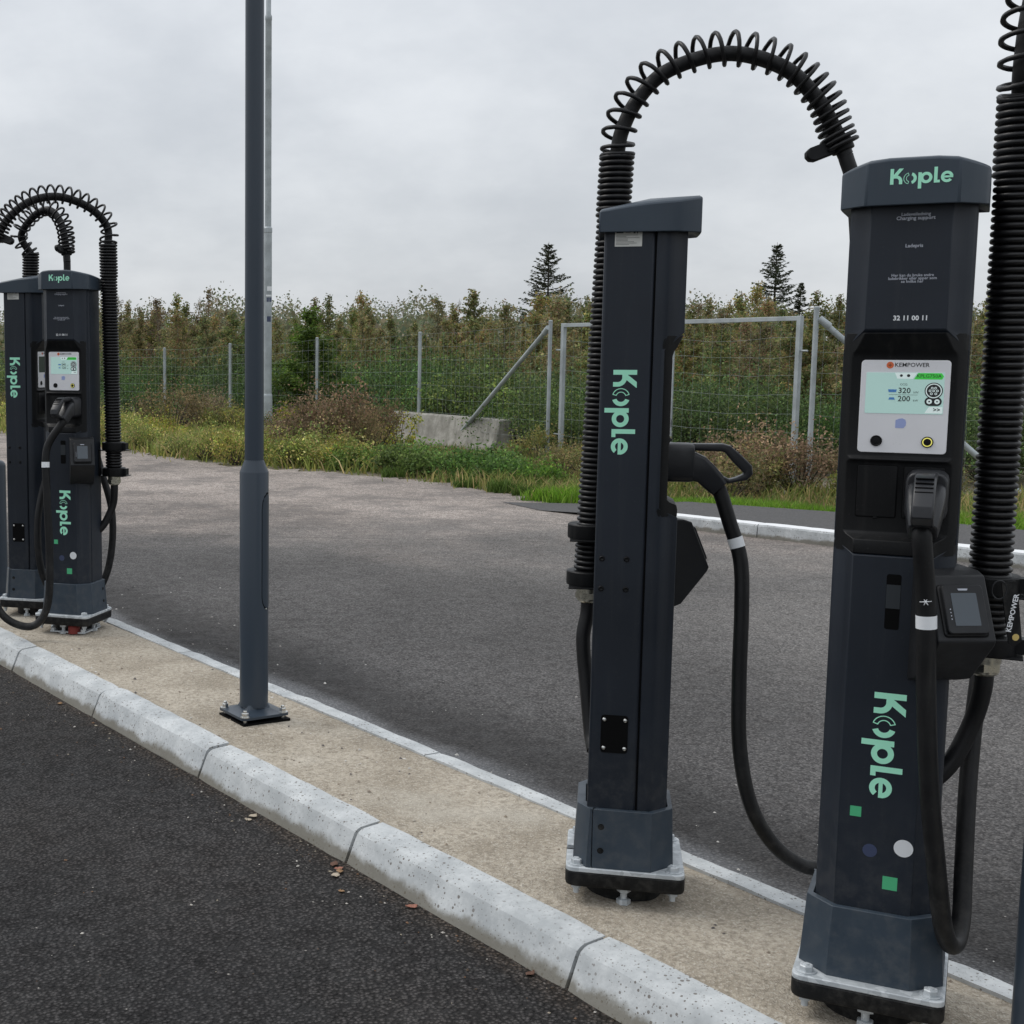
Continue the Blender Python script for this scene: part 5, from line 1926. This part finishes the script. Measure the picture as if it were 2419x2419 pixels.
for x, y, s in ((.80, 19.9, (.9, 1.0)), (1.12, 20.2, (.9, 1.05)), (1.62, 20.7, (.7, .85)), (.45, 19.8, .7), (1.35, 19.8, (.6, .75))):
    weed(MUG[int(x * 10) % 2], x, y, s, 'bushy brown mugwort clump beside the concrete barrier', 'mugwort_clump', 'weed', 'brown mugwort clumps left of the barrier')
for x, y, s in ((-1.75, 25.4, .95), (-1.2, 26.3, .8), (-4.5, 30.5, .9)):
    weed(MUG[0], x, y, s, 'dry brown weed clump at the foot of the fence left of the lamp post', 'mugwort_clump', 'weed', 'brown weed clumps left of the lamp post')
for x, y, s in ((5.55, 15.4, .85), (5.95, 15.2, .75), (5.25, 15.9, .7), (6.5, 14.9, .7)):
    weed(MUG[1], x, y, (s, s * .9), 'dry brown weed clump growing in front of the gate', 'mugwort_clump', 'weed', 'brown weed clumps at the gate')
for x, y, s in ((2.1, 21.6, .95), (-.4, 24.8, .9), (.42, 24.3, .9), (4.75, 17.0, .85), (4.9, 16.6, .6), (-1.0, 25.6, .8), (6.3, 14.6, .55), (6.9, 14.3, .6)):
    weed(YEL[int(x * 10) % 2], x, y, s, 'tall yellow-green goldenrod clump on the verge', 'goldenrod_clump', 'weed', 'goldenrod clumps on the verge')
rw = random.Random(31)
for i in range(22):
    t = i / 21
    x = 1.2 + 2.0 * t + rw.uniform(-.2, .2)
    y = 18.7 - 2.3 * t + rw.uniform(-.3, .4)
    weed(LUSH[i % 2], x, y, rw.uniform(.6, 1.0), 'low bright green leafy weed at the edge of the lot', 'leafy_weed', 'weed', 'leafy weeds along the lot edge')
for i in range(44):
    k = rw.uniform(-.22, .5)
    y = fence_y(k) - rw.uniform(.2, 3.0)
    x = k * y
    if x < 2.2 and y < 19.5 or y < 14.6 and x > 3 or (1.7 < x < 3.8 and 18.3 < y < 23.5):
        continue
    weed(MIX[i % 2], x, y, rw.uniform(.45, .85), 'rough olive weed clump growing on the verge before the fence', 'rough_weed', 'weed', 'olive weed clumps on the verge')

YGW = [bush_variant(540 + k, .5, .42, 1500, [(.33, .31, .075), (.22, .27, .06), (.42, .32, .14), (.15, .21, .05)], [3, 4, 2, 3], .04, 20) for k in range(2)]
for i in range(54):
    t = rw.random()
    x = -6.2 + 7.4 * t + rw.uniform(-.3, .3)
    y0 = float(np.interp(x, [-6.5, -5.4, -3.9, -2.9, -2, -1.3, -.4, .4, 1.1, 1.9], [29.6, 28, 24.9, 22.9, 21.9, 20.3, 19.0, 18.5, 18.0, 17.2]))
    y = y0 + rw.random() ** 1.6 * 4.0
    weed(YGW[i % 2], x, y, (rw.uniform(.6, 1.1), rw.uniform(.6, 1.15)), 'low yellow-green weed clump in the verge left of the barrier', 'verge_weed', 'weed', 'yellow-green weeds along the left verge')
# ---- grass as uncountable stuff
def grass(name, label, polys, n, hmin, hmax, cols, wts, seed, wid=.006, z0=GZ, lean=.35, fray=.0):
    rs = np.random.RandomState(seed)
    P = []
    areas = []
    for q in polys:
        q = np.array(q, float)
        a = .5 * abs(np.cross(q[1] - q[0], q[2] - q[0]))
        areas.append(a)
    areas = np.array(areas)
    idx = rs.choice(len(polys), n, p=areas / areas.sum())
    Q = np.array([np.array(q, float) for q in polys])[idx]
    u, v = rs.rand(n), rs.rand(n)
    fl = u + v > 1
    u[fl], v[fl] = 1 - u[fl], 1 - v[fl]
    B = Q[:, 0] + (Q[:, 1] - Q[:, 0]) * u[:, None] + (Q[:, 2] - Q[:, 0]) * v[:, None]
    B = B + rs.normal(0, fray, B.shape)
    patch = .5 + .5 * np.sin(B[:, 0] * 2.3 + 1.3 * np.sin(B[:, 1] * 1.9)) * np.sin(B[:, 1] * 2.7 + seed)
    h = (hmin + (hmax - hmin) * rs.rand(n) ** 1.3) * (.55 + .75 * patch)
    a = rs.rand(n) * 2 * PI
    ln = rs.normal(0, lean, (n, 2)) * h[:, None]
    w_ = wid * rs.uniform(.6, 1.5, n)
    V = np.zeros((n, 5, 3))
    cx_, sx_ = np.cos(a) * w_, np.sin(a) * w_
    V[:, 0] = np.stack([B[:, 0] - cx_, B[:, 1] - sx_, np.full(n, z0)], 1)
    V[:, 1] = np.stack([B[:, 0] + cx_, B[:, 1] + sx_, np.full(n, z0)], 1)
    V[:, 2] = np.stack([B[:, 0] + ln[:, 0] * .35 + cx_ * .7, B[:, 1] + ln[:, 1] * .35 + sx_ * .7, z0 + h * .6], 1)
    V[:, 3] = np.stack([B[:, 0] + ln[:, 0] * .35 - cx_ * .7, B[:, 1] + ln[:, 1] * .35 - sx_ * .7, z0 + h * .6], 1)
    V[:, 4] = np.stack([B[:, 0] + ln[:, 0], B[:, 1] + ln[:, 1], z0 + h], 1)
    me = bpy.data.meshes.new(name)
    me.vertices.add(n * 5)
    me.vertices.foreach_set('co', V.astype(np.float32).ravel())
    li = np.empty((n, 7), np.int32)
    o = np.arange(n) * 5
    for j, k in enumerate((0, 1, 2, 3, 3, 2, 4)):
        li[:, j] = o + k
    me.loops.add(n * 7)
    me.loops.foreach_set('vertex_index', li.ravel())
    me.polygons.add(n * 2)
    st = np.empty((n, 2), np.int32)
    st[:, 0] = np.arange(n) * 7
    st[:, 1] = np.arange(n) * 7 + 4
    me.polygons.foreach_set('loop_start', st.ravel())
    me.update()
    c = pick(cols, wts, n, rs) * np.exp(rs.normal(0, .22, (n, 1))) * (.8 + .4 * patch)[:, None]
    c4 = np.ones((n, 5, 4), np.float32)
    c4[:, :, :3] = np.clip(c, 0, 1)[:, None]
    me.attributes.new('Col', 'FLOAT_COLOR', 'POINT').data.foreach_set('color', c4.ravel())
    me.materials.append(GRASSM)
    ob = bpy.data.objects.new(name, me)
    COL.objects.link(ob)
    ob['kind'] = 'stuff'
    ob['label'] = label
    ob['category'] = 'grass'
def quadtri(a, b, c, d):
    return [(a, b, c), (a, c, d)]
YG = [(.37, .34, .085), (.25, .29, .06), (.45, .34, .16), (.17, .225, .048)]
left = quadtri((-7.6, 30.5), (-1.2, 20.2), (-.6, 27.5), (-6.5, 35)) + quadtri((-1.2, 20.1), (.6, 18.6), (1.2, 26), (-.6, 27.5)) + quadtri((.5, 18.5), (1.3, 17.9), (1.7, 22.5), (1.2, 26))
grass('verge_grass', 'tall yellow-green grass along the fence left of the gate', left, 40000, .06, .30, YG, [3, 4, 1.5, 3], 61, .010, lean=.5, fray=.22)
mid = quadtri((1.4, 18.0), (1.9, 17.1), (4.0, 19.8), (2.0, 23.0)) + quadtri((1.9, 17.0), (3.1, 14.9), (4.6, 17.6), (4.0, 19.8)) + quadtri((3.1, 14.9), (3.6, 14.2), (6.0, 15.3), (4.6, 17.6)) + quadtri((6.0, 15.3), (4.6, 14.0), (8.4, 9.9), (9.5, 14.5))
grass('rough_grass', 'rough mixed olive grass and stalks in front of the gate', mid, 27000, .04, .22, [(.30, .27, .10), (.18, .23, .06), (.38, .29, .14), (.13, .18, .045)], [3, 4, 2, 3], 62, .008, lean=.5, fray=.2)
strip = quadtri((2.75, 14.6), (3.4, 14.02), (4.25, 13.9), (3.4, 14.9)) + quadtri((3.4, 14.02), (4.2, 13.52), (4.7, 14.1), (4.1, 14.4)) + quadtri((4.2, 13.52), (5.35, 12.68), (5.9, 13.4), (4.7, 14.1)) + quadtri((5.35, 12.68), (6.35, 11.48), (7.1, 12.2), (5.9, 13.4)) + quadtri((6.35, 11.48), (8.2, 9.45), (9.2, 10.2), (7.1, 12.2))
grass('lawn_strip', 'bright green mown grass strip behind the pavement', strip, 42000, .05, .16, [(.15, .28, .03), (.115, .225, .026), (.21, .32, .05)], [3, 3, 2], 63, .006, fray=.05)
tuft = []
rg = random.Random(4)
for i in range(26):
    x, y = rg.uniform(1.2, 3.1), rg.uniform(14.9, 17.4)
    if y < 19.4 - 1.55 * x:
        continue
    tuft += quadtri((x - .16, y - .1), (x + .16, y - .1), (x + .12, y + .1), (x - .12, y + .1))
grass('grass_tufts', 'scattered low green grass tufts on the gravelly lot edge', tuft, 3200, .04, .14, [(.09, .15, .025), (.07, .12, .02)], [1, 1], 64, .006, ROAD_Z)
